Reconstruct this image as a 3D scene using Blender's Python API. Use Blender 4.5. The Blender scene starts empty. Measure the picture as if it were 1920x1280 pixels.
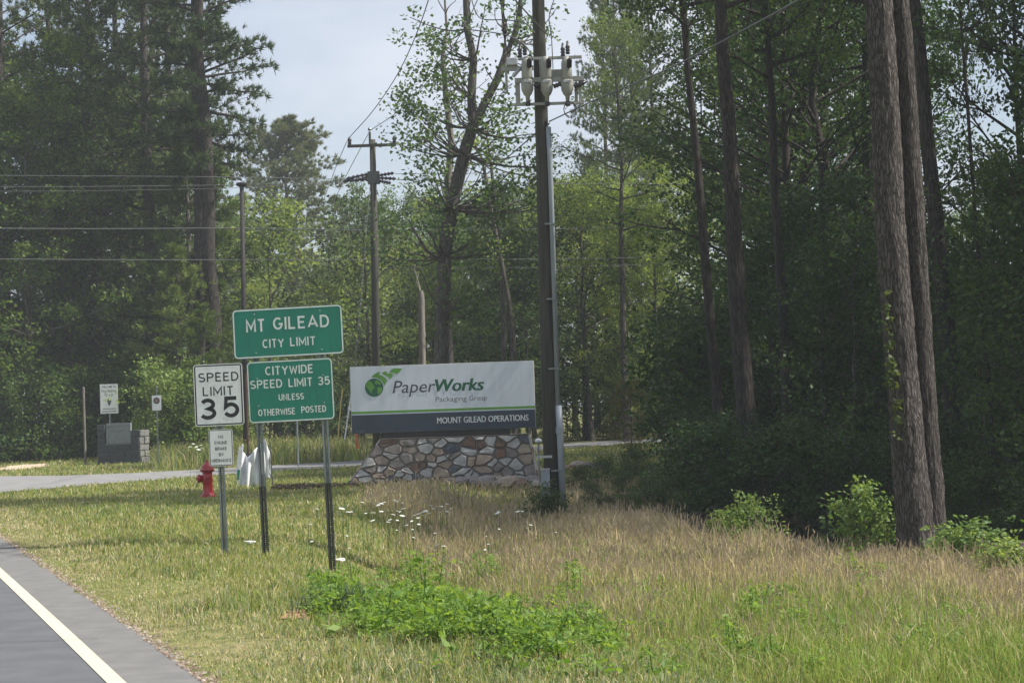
import bpy, bmesh, math, random
import numpy as np
from mathutils import Vector, Matrix, noise

S = bpy.context.scene
C = S.collection
rad = math.radians
random.seed(7)

# ------------------------------------------------------------------ camera
F = 3583.0                       # focal length in pixels of the 1920 px wide photograph
CAM_Z = 1.75
PITCH, ROLL = 0.0335, 0.034
cam_rot = Matrix.Rotation(math.pi/2 + PITCH, 4, 'X') @ Matrix.Rotation(-ROLL, 4, 'Z')
cd = bpy.data.cameras.new('camera')
cd.sensor_width = 36.0
cd.lens = 36.0*F/1920.0
cd.clip_start, cd.clip_end = 0.1, 3000.0
cam = bpy.data.objects.new('camera', cd)
cam.matrix_world = Matrix.Translation((0, 0, CAM_Z)) @ cam_rot
C.objects.link(cam)
S.camera = cam

# ------------------------------------------------------------------ sky and sun
SUN_AZ, SUN_EL = rad(96), rad(51)          # azimuth clockwise from the view direction
SUN = Vector((math.sin(SUN_AZ)*math.cos(SUN_EL), math.cos(SUN_AZ)*math.cos(SUN_EL), math.sin(SUN_EL)))
world = bpy.data.worlds.new('World')
S.world = world
world.use_nodes = True
nt = world.node_tree
nt.nodes.clear()
w_out = nt.nodes.new('ShaderNodeOutputWorld')
w_bg = nt.nodes.new('ShaderNodeBackground')
w_bg.inputs['Strength'].default_value = 0.083
w_sky = nt.nodes.new('ShaderNodeTexSky')
w_sky.sky_type = 'NISHITA'
w_sky.sun_disc = False
w_sky.sun_elevation = SUN_EL
w_sky.sun_rotation = SUN_AZ
w_sky.dust_density = 1.5
w_tc = nt.nodes.new('ShaderNodeTexCoord')
w_map = nt.nodes.new('ShaderNodeMapping')
w_map.inputs['Scale'].default_value = (1, 1, 2.6)
w_noise = nt.nodes.new('ShaderNodeTexNoise')
w_noise.inputs['Scale'].default_value = 3.2
w_noise.inputs['Detail'].default_value = 7
w_noise.inputs['Roughness'].default_value = 0.55
w_noise.inputs['Distortion'].default_value = 0.4
w_ramp = nt.nodes.new('ShaderNodeMapRange')
w_ramp.inputs['From Min'].default_value = 0.40
w_ramp.inputs['From Max'].default_value = 0.70
w_ramp.inputs['To Min'].default_value = 0.22
w_ramp.inputs['To Max'].default_value = 0.95
w_mix = nt.nodes.new('ShaderNodeMix')
w_mix.data_type = 'RGBA'
w_mix.inputs['B'].default_value = (5.9, 6.3, 7.1, 1)
L = nt.links.new
L(w_tc.outputs['Generated'], w_map.inputs['Vector'])
L(w_map.outputs['Vector'], w_noise.inputs['Vector'])
L(w_noise.outputs['Fac'], w_ramp.inputs['Value'])
L(w_ramp.outputs['Result'], w_mix.inputs['Factor'])
L(w_sky.outputs['Color'], w_mix.inputs['A'])
L(w_mix.outputs['Result'], w_bg.inputs['Color'])
L(w_bg.outputs['Background'], w_out.inputs['Surface'])

sd = bpy.data.lights.new('sun', 'SUN')
sd.energy = 5.0
sd.angle = rad(0.6)
sd.color = (1.0, 0.95, 0.87)
sun = bpy.data.objects.new('sun', sd)
sun.rotation_euler = SUN.to_track_quat('Z', 'Y').to_euler()
sun.location = SUN*60
C.objects.link(sun)

S.view_settings.view_transform = 'Standard'
S.view_settings.look = 'None'
S.view_settings.exposure = 0.70
S.view_settings.gamma = 1.0
S.view_settings.use_curve_mapping = False
S.render.engine = 'CYCLES'
S.cycles.use_denoising = True
S.cycles.max_bounces = 6
S.cycles.diffuse_bounces = 3
S.cycles.glossy_bounces = 2
S.cycles.transmission_bounces = 3
S.cycles.volume_bounces = 0
S.cycles.transparent_max_bounces = 24
S.cycles.caustics_reflective = False
S.cycles.caustics_refractive = False

HAZE_DENSITY = 0.0007

# ------------------------------------------------------------------ photograph <-> place
R3 = cam_rot.to_3x3()
def ray(px, py):
    return R3 @ Vector(((px-960)/F, (640-py)/F, -1.0))
def P(px, py, d):
    v = ray(px, py)
    return Vector((0, 0, CAM_Z)) + v*(d/v.y)
RI = np.array(R3.transposed())
def project(x, y, z):
    v = RI @ np.vstack([x, y, np.asarray(z)-CAM_Z])
    return 960 + F*v[0]/-v[2], 640 - F*v[1]/-v[2]
def flat_point(px, py, z=0.0):
    v = ray(px, py)
    return Vector((0, 0, CAM_Z)) + v*((z-CAM_Z)/v.z)

def sstep(a, b, t):
    t = np.clip((np.asarray(t, float)-a)/(b-a), 0, 1)
    return t*t*(3-2*t)

def road_fit(pts):
    q = [flat_point(*p) for p in pts]
    c = np.polyfit([v.y for v in q], [v.x for v in q], 2)
    def fx(y):
        y = np.asarray(y, float)
        yc = np.clip(y, 12.0, 42.0)
        return np.polyval(c, yc) + np.polyval(np.polyder(c), yc)*(y-yc)
    return fx
edge_x = road_fit([(383, 1280), (333, 1240), (233, 1170), (133, 1100), (47, 1037), (0, 1008)])
line_r = road_fit([(233, 1280), (150, 1200), (67, 1127), (0, 1065)])
line_l = lambda y: line_r(y) - 0.125

def bank_x(y):
    y = np.asarray(y, float)
    return np.where(y < 24, edge_x(y)+2.6, edge_x(24.0)+2.6 + (y-24)*0.09)
def wob(x, y):
    return (np.sin(x*1.7+y*.6)*np.sin(y*1.3-x*.4+1) + .6*np.sin(x*3.1-y*2.3+2)*np.sin(y*2.9+x*1.1))
def height(x, y):
    x = np.asarray(x, float); y = np.asarray(y, float)
    u = x - bank_x(y)
    h = -0.55*sstep(0, 1.9, u)*(1-sstep(38, 46, y))
    h = h + 0.16*sstep(64, 74, y + 0.25*x)*(1-sstep(-9, -5, x))
    h = h + wob(x, y)*0.02*sstep(0.6, 2.0, x-edge_x(y))*(1-sstep(42, 50, y))
    # shallow wooded swale under the trees beside the meadow
    h = h - 0.5*sstep(3.2, 6.5, x-(y-26)*0.05)*sstep(28, 34, y)*(1-sstep(52, 66, y))
    # beyond the frame of the meadow the land goes on evenly
    return h
def G(px, py, above=0.0):
    v = ray(px, py)
    t = 8.0
    for _ in range(4000):
        q = v*t
        if CAM_Z + q.z <= float(height(q.x, q.y)) + above:
            break
        t += 0.02*max(1.0, t/30)
    return Vector((q.x, q.y, CAM_Z + q.z))
def gz(x, y):
    return float(height(x, y))

# ------------------------------------------------------------------ object helpers
def link(name, me, m=None, parent=None, loc=None):
    o = bpy.data.objects.new(name, me)
    C.objects.link(o)
    if m is not None and me is not None and len(me.materials) == 0:
        me.materials.append(m)
    if parent is not None:
        o.parent = parent
    if loc is not None:
        o.location = loc
    return o
def tag(o, label=None, cat=None, group=None, kind=None):
    if label: o['label'] = label
    if cat: o['category'] = cat
    if group: o['group'] = group
    if kind: o['kind'] = kind
    return o
def thing(name, label, cat, loc=(0, 0, 0), rotz=0.0, group=None):
    o = bpy.data.objects.new(name, None)
    o.empty_display_size = 0.2
    C.objects.link(o)
    o.location = loc
    o.rotation_euler = (0, 0, rotz)
    return tag(o, label, cat, group)

def mesh_np(name, V, Fs, attr=None, col=None, smooth=False):
    """V (n,3); Fs: list of (m,k) integer arrays"""
    me = bpy.data.meshes.new(name)
    V = np.asarray(V, np.float32)
    me.vertices.add(len(V))
    me.vertices.foreach_set('co', V.ravel())
    Fs = [np.asarray(f, np.int32) for f in Fs if len(f)]
    nl = sum(f.size for f in Fs); nf = sum(len(f) for f in Fs)
    me.loops.add(nl)
    me.loops.foreach_set('vertex_index', np.concatenate([f.ravel() for f in Fs]))
    me.polygons.add(nf)
    tot = np.concatenate([np.full(len(f), f.shape[1], np.int32) for f in Fs])
    st = np.concatenate([[0], np.cumsum(tot)[:-1]]).astype(np.int32)
    me.polygons.foreach_set('loop_start', st)
    if smooth:
        me.polygons.foreach_set('use_smooth', np.ones(nf, bool))
    if attr is not None:
        a = me.attributes.new('tint', 'FLOAT', 'POINT')
        a.data.foreach_set('value', np.asarray(attr, np.float32))
    if col is not None:
        a = me.attributes.new('col', 'FLOAT_COLOR', 'POINT')
        a.data.foreach_set('color', np.asarray(col, np.float32).ravel())
    me.update(calc_edges=True)
    return me

class MB:
    """collects simple shapes into one mesh"""
    def __init__(self):
        self.V = []; self.F = []; self.n = 0
    def add(self, vs, fs):
        self.V += [tuple(v) for v in vs]
        self.F += [[i+self.n for i in f] for f in fs]
        self.n += len(vs)
    def box(self, a, b, m=None):
        (x0, y0, z0), (x1, y1, z1) = a, b
        vs = [(x0, y0, z0), (x1, y0, z0), (x1, y1, z0), (x0, y1, z0), (x0, y0, z1), (x1, y0, z1), (x1, y1, z1), (x0, y1, z1)]
        if m is not None: vs = [m @ Vector(v) for v in vs]
        self.add(vs, [[0, 3, 2, 1], [4, 5, 6, 7], [0, 1, 5, 4], [1, 2, 6, 5], [2, 3, 7, 6], [3, 0, 4, 7]])
        return self
    def tube(self, pts, r, n=8, cap=True):
        V, Q = tube_np(np.array([tuple(p) for p in pts], float), r, n)
        fs = [list(map(int, q)) for q in Q]
        if cap:
            fs += [list(range(n))[::-1], list(range(len(V)-n, len(V)))]
        self.add(V, fs)
        return self
    def lathe(self, prof, n=20, m=None):
        vs = []
        for r, z in prof:
            for k in range(n):
                a = 2*math.pi*k/n
                v = Vector((r*math.cos(a), r*math.sin(a), z))
                vs.append(m @ v if m is not None else v)
        fs = []
        for i in range(len(prof)-1):
            for k in range(n):
                k2 = (k+1) % n
                fs.append([i*n+k, i*n+k2, (i+1)*n+k2, (i+1)*n+k])
        fs.append(list(range(n))[::-1])
        fs.append([(len(prof)-1)*n+k for k in range(n)])
        self.add(vs, fs)
        return self
    def prism(self, poly, y0, y1, shrink=1.0, jit=None):
        """poly in XZ, extruded from y0 (back) to y1 (front)"""
        n = len(poly)
        cx = sum(p[0] for p in poly)/n; cz = sum(p[1] for p in poly)/n
        vs = [(p[0], y0, p[1]) for p in poly]
        for p in poly:
            d = random.uniform(-jit, jit) if jit else 0
            vs.append((cx+(p[0]-cx)*shrink, y1+d, cz+(p[1]-cz)*shrink))
        fs = [[i, i+n, (i+1) % n+n, (i+1) % n] for i in range(n)]
        fs += [list(range(n)), [n+i for i in range(n)][::-1]]
        self.add(vs, fs)
        return self
    def mesh(self, name, smooth=False):
        me = bpy.data.meshes.new(name)
        me.from_pydata(self.V, [], self.F)
        if smooth:
            me.polygons.foreach_set('use_smooth', np.ones(len(me.polygons), bool))
        bm = bmesh.new(); bm.from_mesh(me)
        bmesh.ops.recalc_face_normals(bm, faces=bm.faces)
        bm.to_mesh(me); bm.free()
        me.update()
        return me
    def build(self, name, m, parent=None, smooth=False, bevel=0.0):
        o = link(name, self.mesh(name, smooth), m, parent)
        if bevel:
            b = o.modifiers.new('bevel', 'BEVEL'); b.width = bevel; b.segments = 2; b.limit_method = 'ANGLE'
        return o

def tube_np(pts, r, n=8):
    pts = np.asarray(pts, float)
    r = np.full(len(pts), r) if np.isscalar(r) else np.asarray(r, float)
    T = np.gradient(pts, axis=0)
    T /= np.linalg.norm(T, axis=1, keepdims=True)+1e-9
    ref = np.array([0.0, 0, 1]) if abs(T[0][2]) < .9 else np.array([1.0, 0, 0])
    U = np.cross(T, ref); U /= np.linalg.norm(U, axis=1, keepdims=True)+1e-9
    W = np.cross(T, U)
    a = np.arange(n)*2*math.pi/n
    V = pts[:, None, :] + r[:, None, None]*(np.cos(a)[None, :, None]*U[:, None, :] + np.sin(a)[None, :, None]*W[:, None, :])
    V = V.reshape(-1, 3)
    i = np.arange(len(pts)-1)[:, None]*n; k = np.arange(n)[None, :]; k2 = (k+1) % n
    Q = np.stack([i+k, i+k2, i+n+k2, i+n+k], -1).reshape(-1, 4)
    return V, Q

def join_tubes(tubes, sides=None):
    Vs, Qs, n = [], [], 0
    for pts, r, s in tubes:
        V, Q = tube_np(pts, r, s)
        Vs.append(V); Qs.append(Q+n); n += len(V)
    return np.concatenate(Vs), np.concatenate(Qs)

# ------------------------------------------------------------------ materials
MATS = {}
def mat(name, c1, c2=None, scale=8.0, rough=0.7, bump=0.0, bscale=None, metal=0.0, detail=5, stretch=(1, 1, 1), spec=0.5, lo=0.35, hi=0.65, coat=0.0):
    if name in MATS: return MATS[name]
    m = bpy.data.materials.new(name); m.use_nodes = True
    t = m.node_tree; b = t.nodes['Principled BSDF']
    b.inputs['Roughness'].default_value = rough
    b.inputs['Metallic'].default_value = metal
    b.inputs['Specular IOR Level'].default_value = spec
    if coat:
        b.inputs['Coat Weight'].default_value = coat
    tc = t.nodes.new('ShaderNodeTexCoord'); mp = t.nodes.new('ShaderNodeMapping')
    mp.inputs['Scale'].default_value = stretch
    t.links.new(tc.outputs['Object'], mp.inputs['Vector'])
    nz = t.nodes.new('ShaderNodeTexNoise'); nz.inputs['Scale'].default_value = scale; nz.inputs['Detail'].default_value = detail
    t.links.new(mp.outputs['Vector'], nz.inputs['Vector'])
    rp = t.nodes.new('ShaderNodeMapRange'); rp.inputs['From Min'].default_value = lo; rp.inputs['From Max'].default_value = hi
    t.links.new(nz.outputs['Fac'], rp.inputs['Value'])
    mx = t.nodes.new('ShaderNodeMix'); mx.data_type = 'RGBA'
    c2 = c2 or tuple(v*0.82 for v in c1)
    mx.inputs['A'].default_value = (*c1, 1); mx.inputs['B'].default_value = (*c2, 1)
    t.links.new(rp.outputs['Result'], mx.inputs['Factor'])
    t.links.new(mx.outputs['Result'], b.inputs['Base Color'])
    if bump:
        n2 = t.nodes.new('ShaderNodeTexNoise'); n2.inputs['Scale'].default_value = bscale or scale*3; n2.inputs['Detail'].default_value = 4
        t.links.new(mp.outputs['Vector'], n2.inputs['Vector'])
        bp = t.nodes.new('ShaderNodeBump'); bp.inputs['Strength'].default_value = 0.6; bp.inputs['Distance'].default_value = bump
        t.links.new(n2.outputs['Fac'], bp.inputs['Height'])
        t.links.new(bp.outputs['Normal'], b.inputs['Normal'])
    MATS[name] = m
    return m

def leaf_mat(name, a, b, trans=0.35, tcol=None, rough=0.55, vary=0.25):
    """two leaf colours mixed by the per-leaf random value, plus a little per-tree variation"""
    m = bpy.data.materials.new(name); m.use_nodes = True
    t = m.node_tree; p = t.nodes['Principled BSDF']; out = t.nodes['Material Output']
    at = t.nodes.new('ShaderNodeAttribute'); at.attribute_name = 'tint'
    mx = t.nodes.new('ShaderNodeMix'); mx.data_type = 'RGBA'
    mx.inputs['A'].default_value = (*a, 1); mx.inputs['B'].default_value = (*b, 1)
    t.links.new(at.outputs['Fac'], mx.inputs['Factor'])
    oi = t.nodes.new('ShaderNodeObjectInfo')
    mr = t.nodes.new('ShaderNodeMapRange'); mr.inputs['To Min'].default_value = 1-vary; mr.inputs['To Max'].default_value = 1+vary
    t.links.new(oi.outputs['Random'], mr.inputs['Value'])
    hs = t.nodes.new('ShaderNodeHueSaturation')
    t.links.new(mx.outputs['Result'], hs.inputs['Color'])
    t.links.new(mr.outputs['Result'], hs.inputs['Value'])
    mr2 = t.nodes.new('ShaderNodeMapRange'); mr2.inputs['To Min'].default_value = 0.515; mr2.inputs['To Max'].default_value = 0.485
    t.links.new(oi.outputs['Random'], mr2.inputs['Value'])
    t.links.new(mr2.outputs['Result'], hs.inputs['Hue'])
    t.links.new(hs.outputs['Color'], p.inputs['Base Color'])
    p.inputs['Roughness'].default_value = rough
    p.inputs['Specular IOR Level'].default_value = 0.35
    tr = t.nodes.new('ShaderNodeBsdfTranslucent')
    h2 = t.nodes.new('ShaderNodeHueSaturation'); h2.inputs['Hue'].default_value = 0.48; h2.inputs['Saturation'].default_value = 1.1; h2.inputs['Value'].default_value = 1.5
    t.links.new(hs.outputs['Color'], h2.inputs['Color'])
    t.links.new(h2.outputs['Color'], tr.inputs['Color'])
    ms = t.nodes.new('ShaderNodeMixShader'); ms.inputs['Fac'].default_value = trans
    t.links.new(p.outputs['BSDF'], ms.inputs[1]); t.links.new(tr.outputs['BSDF'], ms.inputs[2])
    t.links.new(ms.outputs['Shader'], out.inputs['Surface'])
    return m

def col_mat(name, trans=0.3, rough=0.6):
    m = bpy.data.materials.new(name); m.use_nodes = True
    t = m.node_tree; p = t.nodes['Principled BSDF']; out = t.nodes['Material Output']
    at = t.nodes.new('ShaderNodeAttribute'); at.attribute_name = 'col'
    t.links.new(at.outputs['Color'], p.inputs['Base Color'])
    p.inputs['Roughness'].default_value = rough
    p.inputs['Specular IOR Level'].default_value = 0.3
    tr = t.nodes.new('ShaderNodeBsdfTranslucent')
    t.links.new(at.outputs['Color'], tr.inputs['Color'])
    ms = t.nodes.new('ShaderNodeMixShader'); ms.inputs['Fac'].default_value = trans
    t.links.new(p.outputs['BSDF'], ms.inputs[1]); t.links.new(tr.outputs['BSDF'], ms.inputs[2])
    t.links.new(ms.outputs['Shader'], out.inputs['Surface'])
    return m

def bark_mat(name, dark, light, su=9.0, sz=1.6, dist=0.03):
    """furrowed plates: stretched Voronoi cells with dark cracks"""
    m = bpy.data.materials.new(name); m.use_nodes = True
    t = m.node_tree; p = t.nodes['Principled BSDF']
    p.inputs['Roughness'].default_value = 0.9
    p.inputs['Specular IOR Level'].default_value = 0.2
    tc = t.nodes.new('ShaderNodeTexCoord'); mp = t.nodes.new('ShaderNodeMapping')
    mp.inputs['Scale'].default_value = (su, su, sz)
    t.links.new(tc.outputs['Object'], mp.inputs['Vector'])
    nz = t.nodes.new('ShaderNodeTexNoise'); nz.inputs['Scale'].default_value = 1.2; nz.inputs['Detail'].default_value = 6
    t.links.new(mp.outputs['Vector'], nz.inputs['Vector'])
    ad = t.nodes.new('ShaderNodeVectorMath'); ad.operation = 'MULTIPLY_ADD'
    ad.inputs[1].default_value = (1.5, 1.5, 1.5)
    t.links.new(nz.outputs['Color'], ad.inputs[0]); t.links.new(mp.outputs['Vector'], ad.inputs[2])
    vo = t.nodes.new('ShaderNodeTexVoronoi'); vo.feature = 'DISTANCE_TO_EDGE'; vo.inputs['Scale'].default_value = 1.6
    t.links.new(ad.outputs['Vector'], vo.inputs['Vector'])
    mr = t.nodes.new('ShaderNodeMapRange'); mr.inputs['From Max'].default_value = 0.22
    t.links.new(vo.outputs['Distance'], mr.inputs['Value'])
    n3 = t.nodes.new('ShaderNodeTexNoise'); n3.inputs['Scale'].default_value = 3.0; n3.inputs['Detail'].default_value = 5
    t.links.new(mp.outputs['Vector'], n3.inputs['Vector'])
    mu = t.nodes.new('ShaderNodeMath'); mu.operation = 'MULTIPLY'
    t.links.new(mr.outputs['Result'], mu.inputs[0]); t.links.new(n3.outputs['Fac'], mu.inputs[1])
    m2 = t.nodes.new('ShaderNodeMapRange'); m2.inputs['From Max'].default_value = 0.62
    t.links.new(mu.outputs['Value'], m2.inputs['Value'])
    mx = t.nodes.new('ShaderNodeMix'); mx.data_type = 'RGBA'
    mx.inputs['A'].default_value = (*dark, 1); mx.inputs['B'].default_value = (*light, 1)
    t.links.new(m2.outputs['Result'], mx.inputs['Factor'])
    t.links.new(mx.outputs['Result'], p.inputs['Base Color'])
    bp = t.nodes.new('ShaderNodeBump'); bp.inputs['Distance'].default_value = dist; bp.inputs['Strength'].default_value = 0.9
    t.links.new(mu.outputs['Value'], bp.inputs['Height'])
    t.links.new(bp.outputs['Normal'], p.inputs['Normal'])
    return m

M = dict(
    galv=mat('galvanised_steel', (.25, .28, .28), (.16, .19, .19), 14, .5, metal=.35, stretch=(1, 1, .25)),
    dark_steel=mat('weathered_dark_steel', (.075, .082, .078), (.045, .05, .047), 16, .65, metal=.2),
    alum=mat('bare_aluminium', (.45, .46, .47), (.34, .35, .36), 10, .45, metal=.4),
    green=mat('green_sign_sheeting', (.006, .205, .135), (.008, .172, .115), 5, .42, stretch=(2.5, 1, .35)),
    sign_white=mat('white_sign_sheeting', (.80, .82, .81), (.69, .70, .67), 5, .45, stretch=(2.5, 1, .35), lo=.4, hi=.75),
    letter_white=mat('white_legend', (.74, .77, .75), (.64, .68, .66), 9, .45),
    letter_black=mat('black_legend', (.012, .012, .014), (.02, .02, .022), 9, .5),
    panel_white=mat('white_sign_cabinet', (.72, .77, .82), (.63, .67, .70), 3, .45, stretch=(2, 1, .3), lo=.4, hi=.8),
    panel_edge=mat('sign_cabinet_edge', (.45, .45, .44), (.36, .36, .35), 4, .5),
    navy=mat('slate_blue_band', (.030, .048, .072), (.026, .042, .064), 2, .45),
    lime=mat('leaf_green_print', (.13, .36, .045), (.11, .31, .04), 3, .5),
    forest=mat('dark_green_print', (.008, .13, .062), (.007, .11, .055), 3, .5),
    slate=mat('dark_grey_print', (.065, .07, .085), None, 3, .5),
    grey_print=mat('grey_print', (.16, .17, .18), None, 3, .5),
    black=mat('black_painted_metal', (.012, .012, .014), (.02, .02, .021), 5, .5),
    mortar=mat('mortar', (.22, .20, .18), (.14, .125, .11), 20, .95, bump=.01),
    hyd=mat('red_hydrant_paint', (.42, .012, .016), (.30, .010, .013), 6, .32, coat=.3),
    hyd_dark=mat('dark_chain_metal', (.07, .03, .03), None, 6, .5),
    cloth=mat('white_fabric', (.72, .74, .76), (.60, .62, .65), 5, .85, bump=.01),
    cloth_green=mat('green_print_on_fabric', (.02, .20, .12), None, 5, .85),
    pole=mat('weathered_pole_wood', (.062, .058, .045), (.032, .031, .025), 5, .9, stretch=(4, 4, .2), bump=.01),
    pvc=mat('grey_conduit', (.30, .34, .37), (.24, .27, .30), 3, .5, stretch=(1, 1, .3)),
    tank=mat('grey_equipment_paint', (.33, .33, .29), (.26, .26, .23), 5, .5),
    insul=mat('dark_insulator', (.03, .026, .03), None, 4, .35),
    wire=mat('cable_jacket', (.10, .10, .11), None, 4, .5),
    wire_pale=mat('bare_aluminium_cable', (.085, .09, .095), None, 4, .6),
    rust=mat('rusty_steel', (.085, .04, .028), (.045, .026, .02), 12, .8),
    yellow=mat('yellow_plastic', (.55, .42, .12), None, 6, .5),
    orange=mat('orange_plastic', (.50, .10, .03), None, 6, .5),
    granite=mat('dark_granite', (.066, .075, .082), (.036, .042, .048), 16, .85, bump=.012),
    granite_pale=mat('lit_split_granite', (.20, .20, .19), (.10, .105, .10), 12, .9, bump=.02),
    plaque=mat('grey_plaque', (.22, .235, .24), (.17, .18, .19), 12, .7),
    asphalt=None, shoulder=None,
    petal=mat('white_umbel', (.74, .76, .70), (.6, .64, .55), 30, .8),
    stem=mat('green_stem', (.09, .13, .035), None, 20, .7),
    litter=mat('white_paper', (.72, .72, .70), None, 10, .8),
    mulch=mat('brown_mulch', (.085, .055, .04), (.04, .027, .02), 20, .95),
)
STONES = [
    mat('stone_pale_grey', (.56, .55, .53), (.40, .39, .37), 6, .85, bump=.012, bscale=14),
    mat('stone_buff', (.46, .38, .30), (.32, .25, .19), 5, .85, bump=.012, bscale=14),
    mat('stone_brown', (.20, .125, .085), (.12, .09, .075), 5, .85, bump=.012, bscale=14),
    mat('stone_rust', (.23, .12, .075), (.26, .21, .17), 4, .85, bump=.012, bscale=14),
    mat('stone_blue_grey', (.13, .15, .175), (.085, .095, .11), 5, .85, bump=.012, bscale=14),
    mat('stone_grey_brown', (.32, .285, .26), (.21, .185, .17), 5, .85, bump=.012, bscale=14),
]
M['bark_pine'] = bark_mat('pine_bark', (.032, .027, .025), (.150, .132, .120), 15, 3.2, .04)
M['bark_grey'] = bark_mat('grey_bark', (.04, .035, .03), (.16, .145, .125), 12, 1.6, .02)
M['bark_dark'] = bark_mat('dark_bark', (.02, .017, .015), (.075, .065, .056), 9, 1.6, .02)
M['lamp_black'] = mat('dark_bronze_paint', (.022, .02, .019), (.03, .027, .026), 5, .65, spec=.2)
M['dead_wood'] = mat('dead_wood', (.22, .20, .17), (.12, .105, .09), 8, .9, stretch=(3, 3, .3))
LM = dict(
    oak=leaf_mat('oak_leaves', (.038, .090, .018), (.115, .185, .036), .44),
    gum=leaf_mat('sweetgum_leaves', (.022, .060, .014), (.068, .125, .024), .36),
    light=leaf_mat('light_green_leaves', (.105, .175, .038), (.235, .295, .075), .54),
    pine=leaf_mat('pine_needles', (.024, .060, .018), (.120, .165, .042), .27),
    mid_pine=leaf_mat('olive_pine_needles', (.100, .132, .045), (.230, .250, .098), .32),
    cedar=leaf_mat('cedar_sprays', (.060, .110, .022), (.150, .205, .042), .30),
    shrub=leaf_mat('shrub_leaves', (.035, .068, .018), (.080, .135, .035), .35),
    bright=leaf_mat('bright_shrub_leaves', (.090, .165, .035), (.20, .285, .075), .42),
    weed=leaf_mat('ragweed_leaves', (.090, .190, .028), (.25, .36, .065), .48),
    sumac=leaf_mat('reddening_leaves', (.09, .14, .03), (.21, .13, .035), .40),
    ivy=leaf_mat('ivy_leaves', (.055, .085, .018), (.11, .145, .035), .35),
)

# ------------------------------------------------------------------ ground
def axis(*segs):
    out = []
    for a, b, st in segs:
        out.append(np.arange(a, b, st))
    return np.concatenate(out)
gx = axis((-900, -120, 60), (-120, -40, 8), (-40, -14, 1), (-14, 14, .25), (14, 40, 1), (40, 120, 8), (120, 901, 60))
gy = axis((-300, -20, 40), (-20, 8, 2), (8, 50, .25), (50, 95, .6), (95, 200, 8), (200, 1400, 60))
XX, YY = np.meshgrid(gx, gy)
ZZ = height(XX, YY)
nx = len(gx); ny = len(gy)
ii = (np.arange(ny-1)[:, None]*nx + np.arange(nx-1)[None, :]).ravel()
ground_me = mesh_np('ground', np.stack([XX.ravel(), YY.ravel(), ZZ.ravel()], 1), [np.stack([ii, ii+1, ii+nx+1, ii+nx], 1)], smooth=True)

def ground_material():
    m = bpy.data.materials.new('meadow_soil'); m.use_nodes = True
    t = m.node_tree; p = t.nodes['Principled BSDF']; p.inputs['Roughness'].default_value = .95
    p.inputs['Specular IOR Level'].default_value = .1
    tc = t.nodes.new('ShaderNodeTexCoord')
    def noise_node(s, d=5):
        n = t.nodes.new('ShaderNodeTexNoise'); n.inputs['Scale'].default_value = s; n.inputs['Detail'].default_value = d
        t.links.new(tc.outputs['Object'], n.inputs['Vector']); return n
    def mixn(a, b, n, lo, hi):
        mr = t.nodes.new('ShaderNodeMapRange'); mr.inputs['From Min'].default_value = lo; mr.inputs['From Max'].default_value = hi
        t.links.new(n.outputs['Fac'], mr.inputs['Value'])
        mx = t.nodes.new('ShaderNodeMix'); mx.data_type = 'RGBA'
        for k, v in (('A', a), ('B', b)):
            if isinstance(v, tuple): mx.inputs[k].default_value = (*v, 1)
            else: t.links.new(v.outputs['Result'], mx.inputs[k])
        t.links.new(mr.outputs['Result'], mx.inputs['Factor']); return mx
    a = mixn((.150, .165, .050), (.250, .215, .110), noise_node(.35), .40, .62)
    b = mixn((.100, .120, .034), a, noise_node(5), .30, .60)
    c = mixn(b, (.20, .155, .10), noise_node(1.3, 8), .66, .74)
    t.links.new(c.outputs['Result'], p.inputs['Base Color'])
    n = noise_node(9); bp = t.nodes.new('ShaderNodeBump'); bp.inputs['Distance'].default_value = .06
    t.links.new(n.outputs['Fac'], bp.inputs['Height']); t.links.new(bp.outputs['Normal'], p.inputs['Normal'])
    return m
tag(link('ground', ground_me, ground_material()), kind='structure')

# ------------------------------------------------------------------ road
M['asphalt'] = mat('asphalt_lane', (.104, .108, .114), (.084, .088, .094), 3, .85, bump=.006, bscale=140, detail=8)
M['shoulder'] = mat('asphalt_shoulder', (.165, .161, .154), (.132, .129, .125), 4, .9, bump=.006, bscale=140, detail=8)
M['edge_line'] = mat('cream_road_paint', (.60, .54, .40), (.47, .42, .31), 14, .7, detail=10, lo=.45, hi=.75)
ry = np.concatenate([np.arange(-60, 8, 2.0), np.arange(8, 60, .5), np.arange(60, 140, 4.0)])
def strip(name, fl, fr, z, m, n=2):
    V = []
    for y in ry:
        a, b = float(fl(y)), float(fr(y))
        for k in range(n):
            V.append((a+(b-a)*k/(n-1), y, z))
    V = np.array(V)
    i = np.arange(len(ry)-1)[:, None]*n + np.arange(n-1)[None, :]
    i = i.ravel()
    return tag(link(name, mesh_np(name, V, [np.stack([i, i+1, i+n+1, i+n], 1)]), m), kind='structure')
strip('road', lambda y: line_r(y)-7.3, lambda y: line_r(y)-.06, .010, M['asphalt'], 4)
rw = np.random.default_rng(3)
ed_j = {float(y): rw.normal(0, .030) for y in ry}
strip('road_shoulder', lambda y: line_r(y)-.06, lambda y: edge_x(y)+ed_j[float(y)], .0105, M['shoulder'], 3)
strip('road_edge_line', line_l, line_r, .015, M['edge_line'])
ck = flat_point(137, 1203)
cr = [(ck.x-1.1+.16*k, ck.y-.02+.03*math.sin(k*1.9)+.012*k) for k in range(9)]
V = [(x, y+d, .0195) for x, y in cr for d in (-.006, .006)]
tag(link('road_crack', mesh_np('road_crack', np.array(V), [np.array([(2*i, 2*i+2, 2*i+3, 2*i+1) for i in range(8)])]), mat('crack_fill', (.05, .05, .05), None, 9, .9)), kind='structure')
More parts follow.
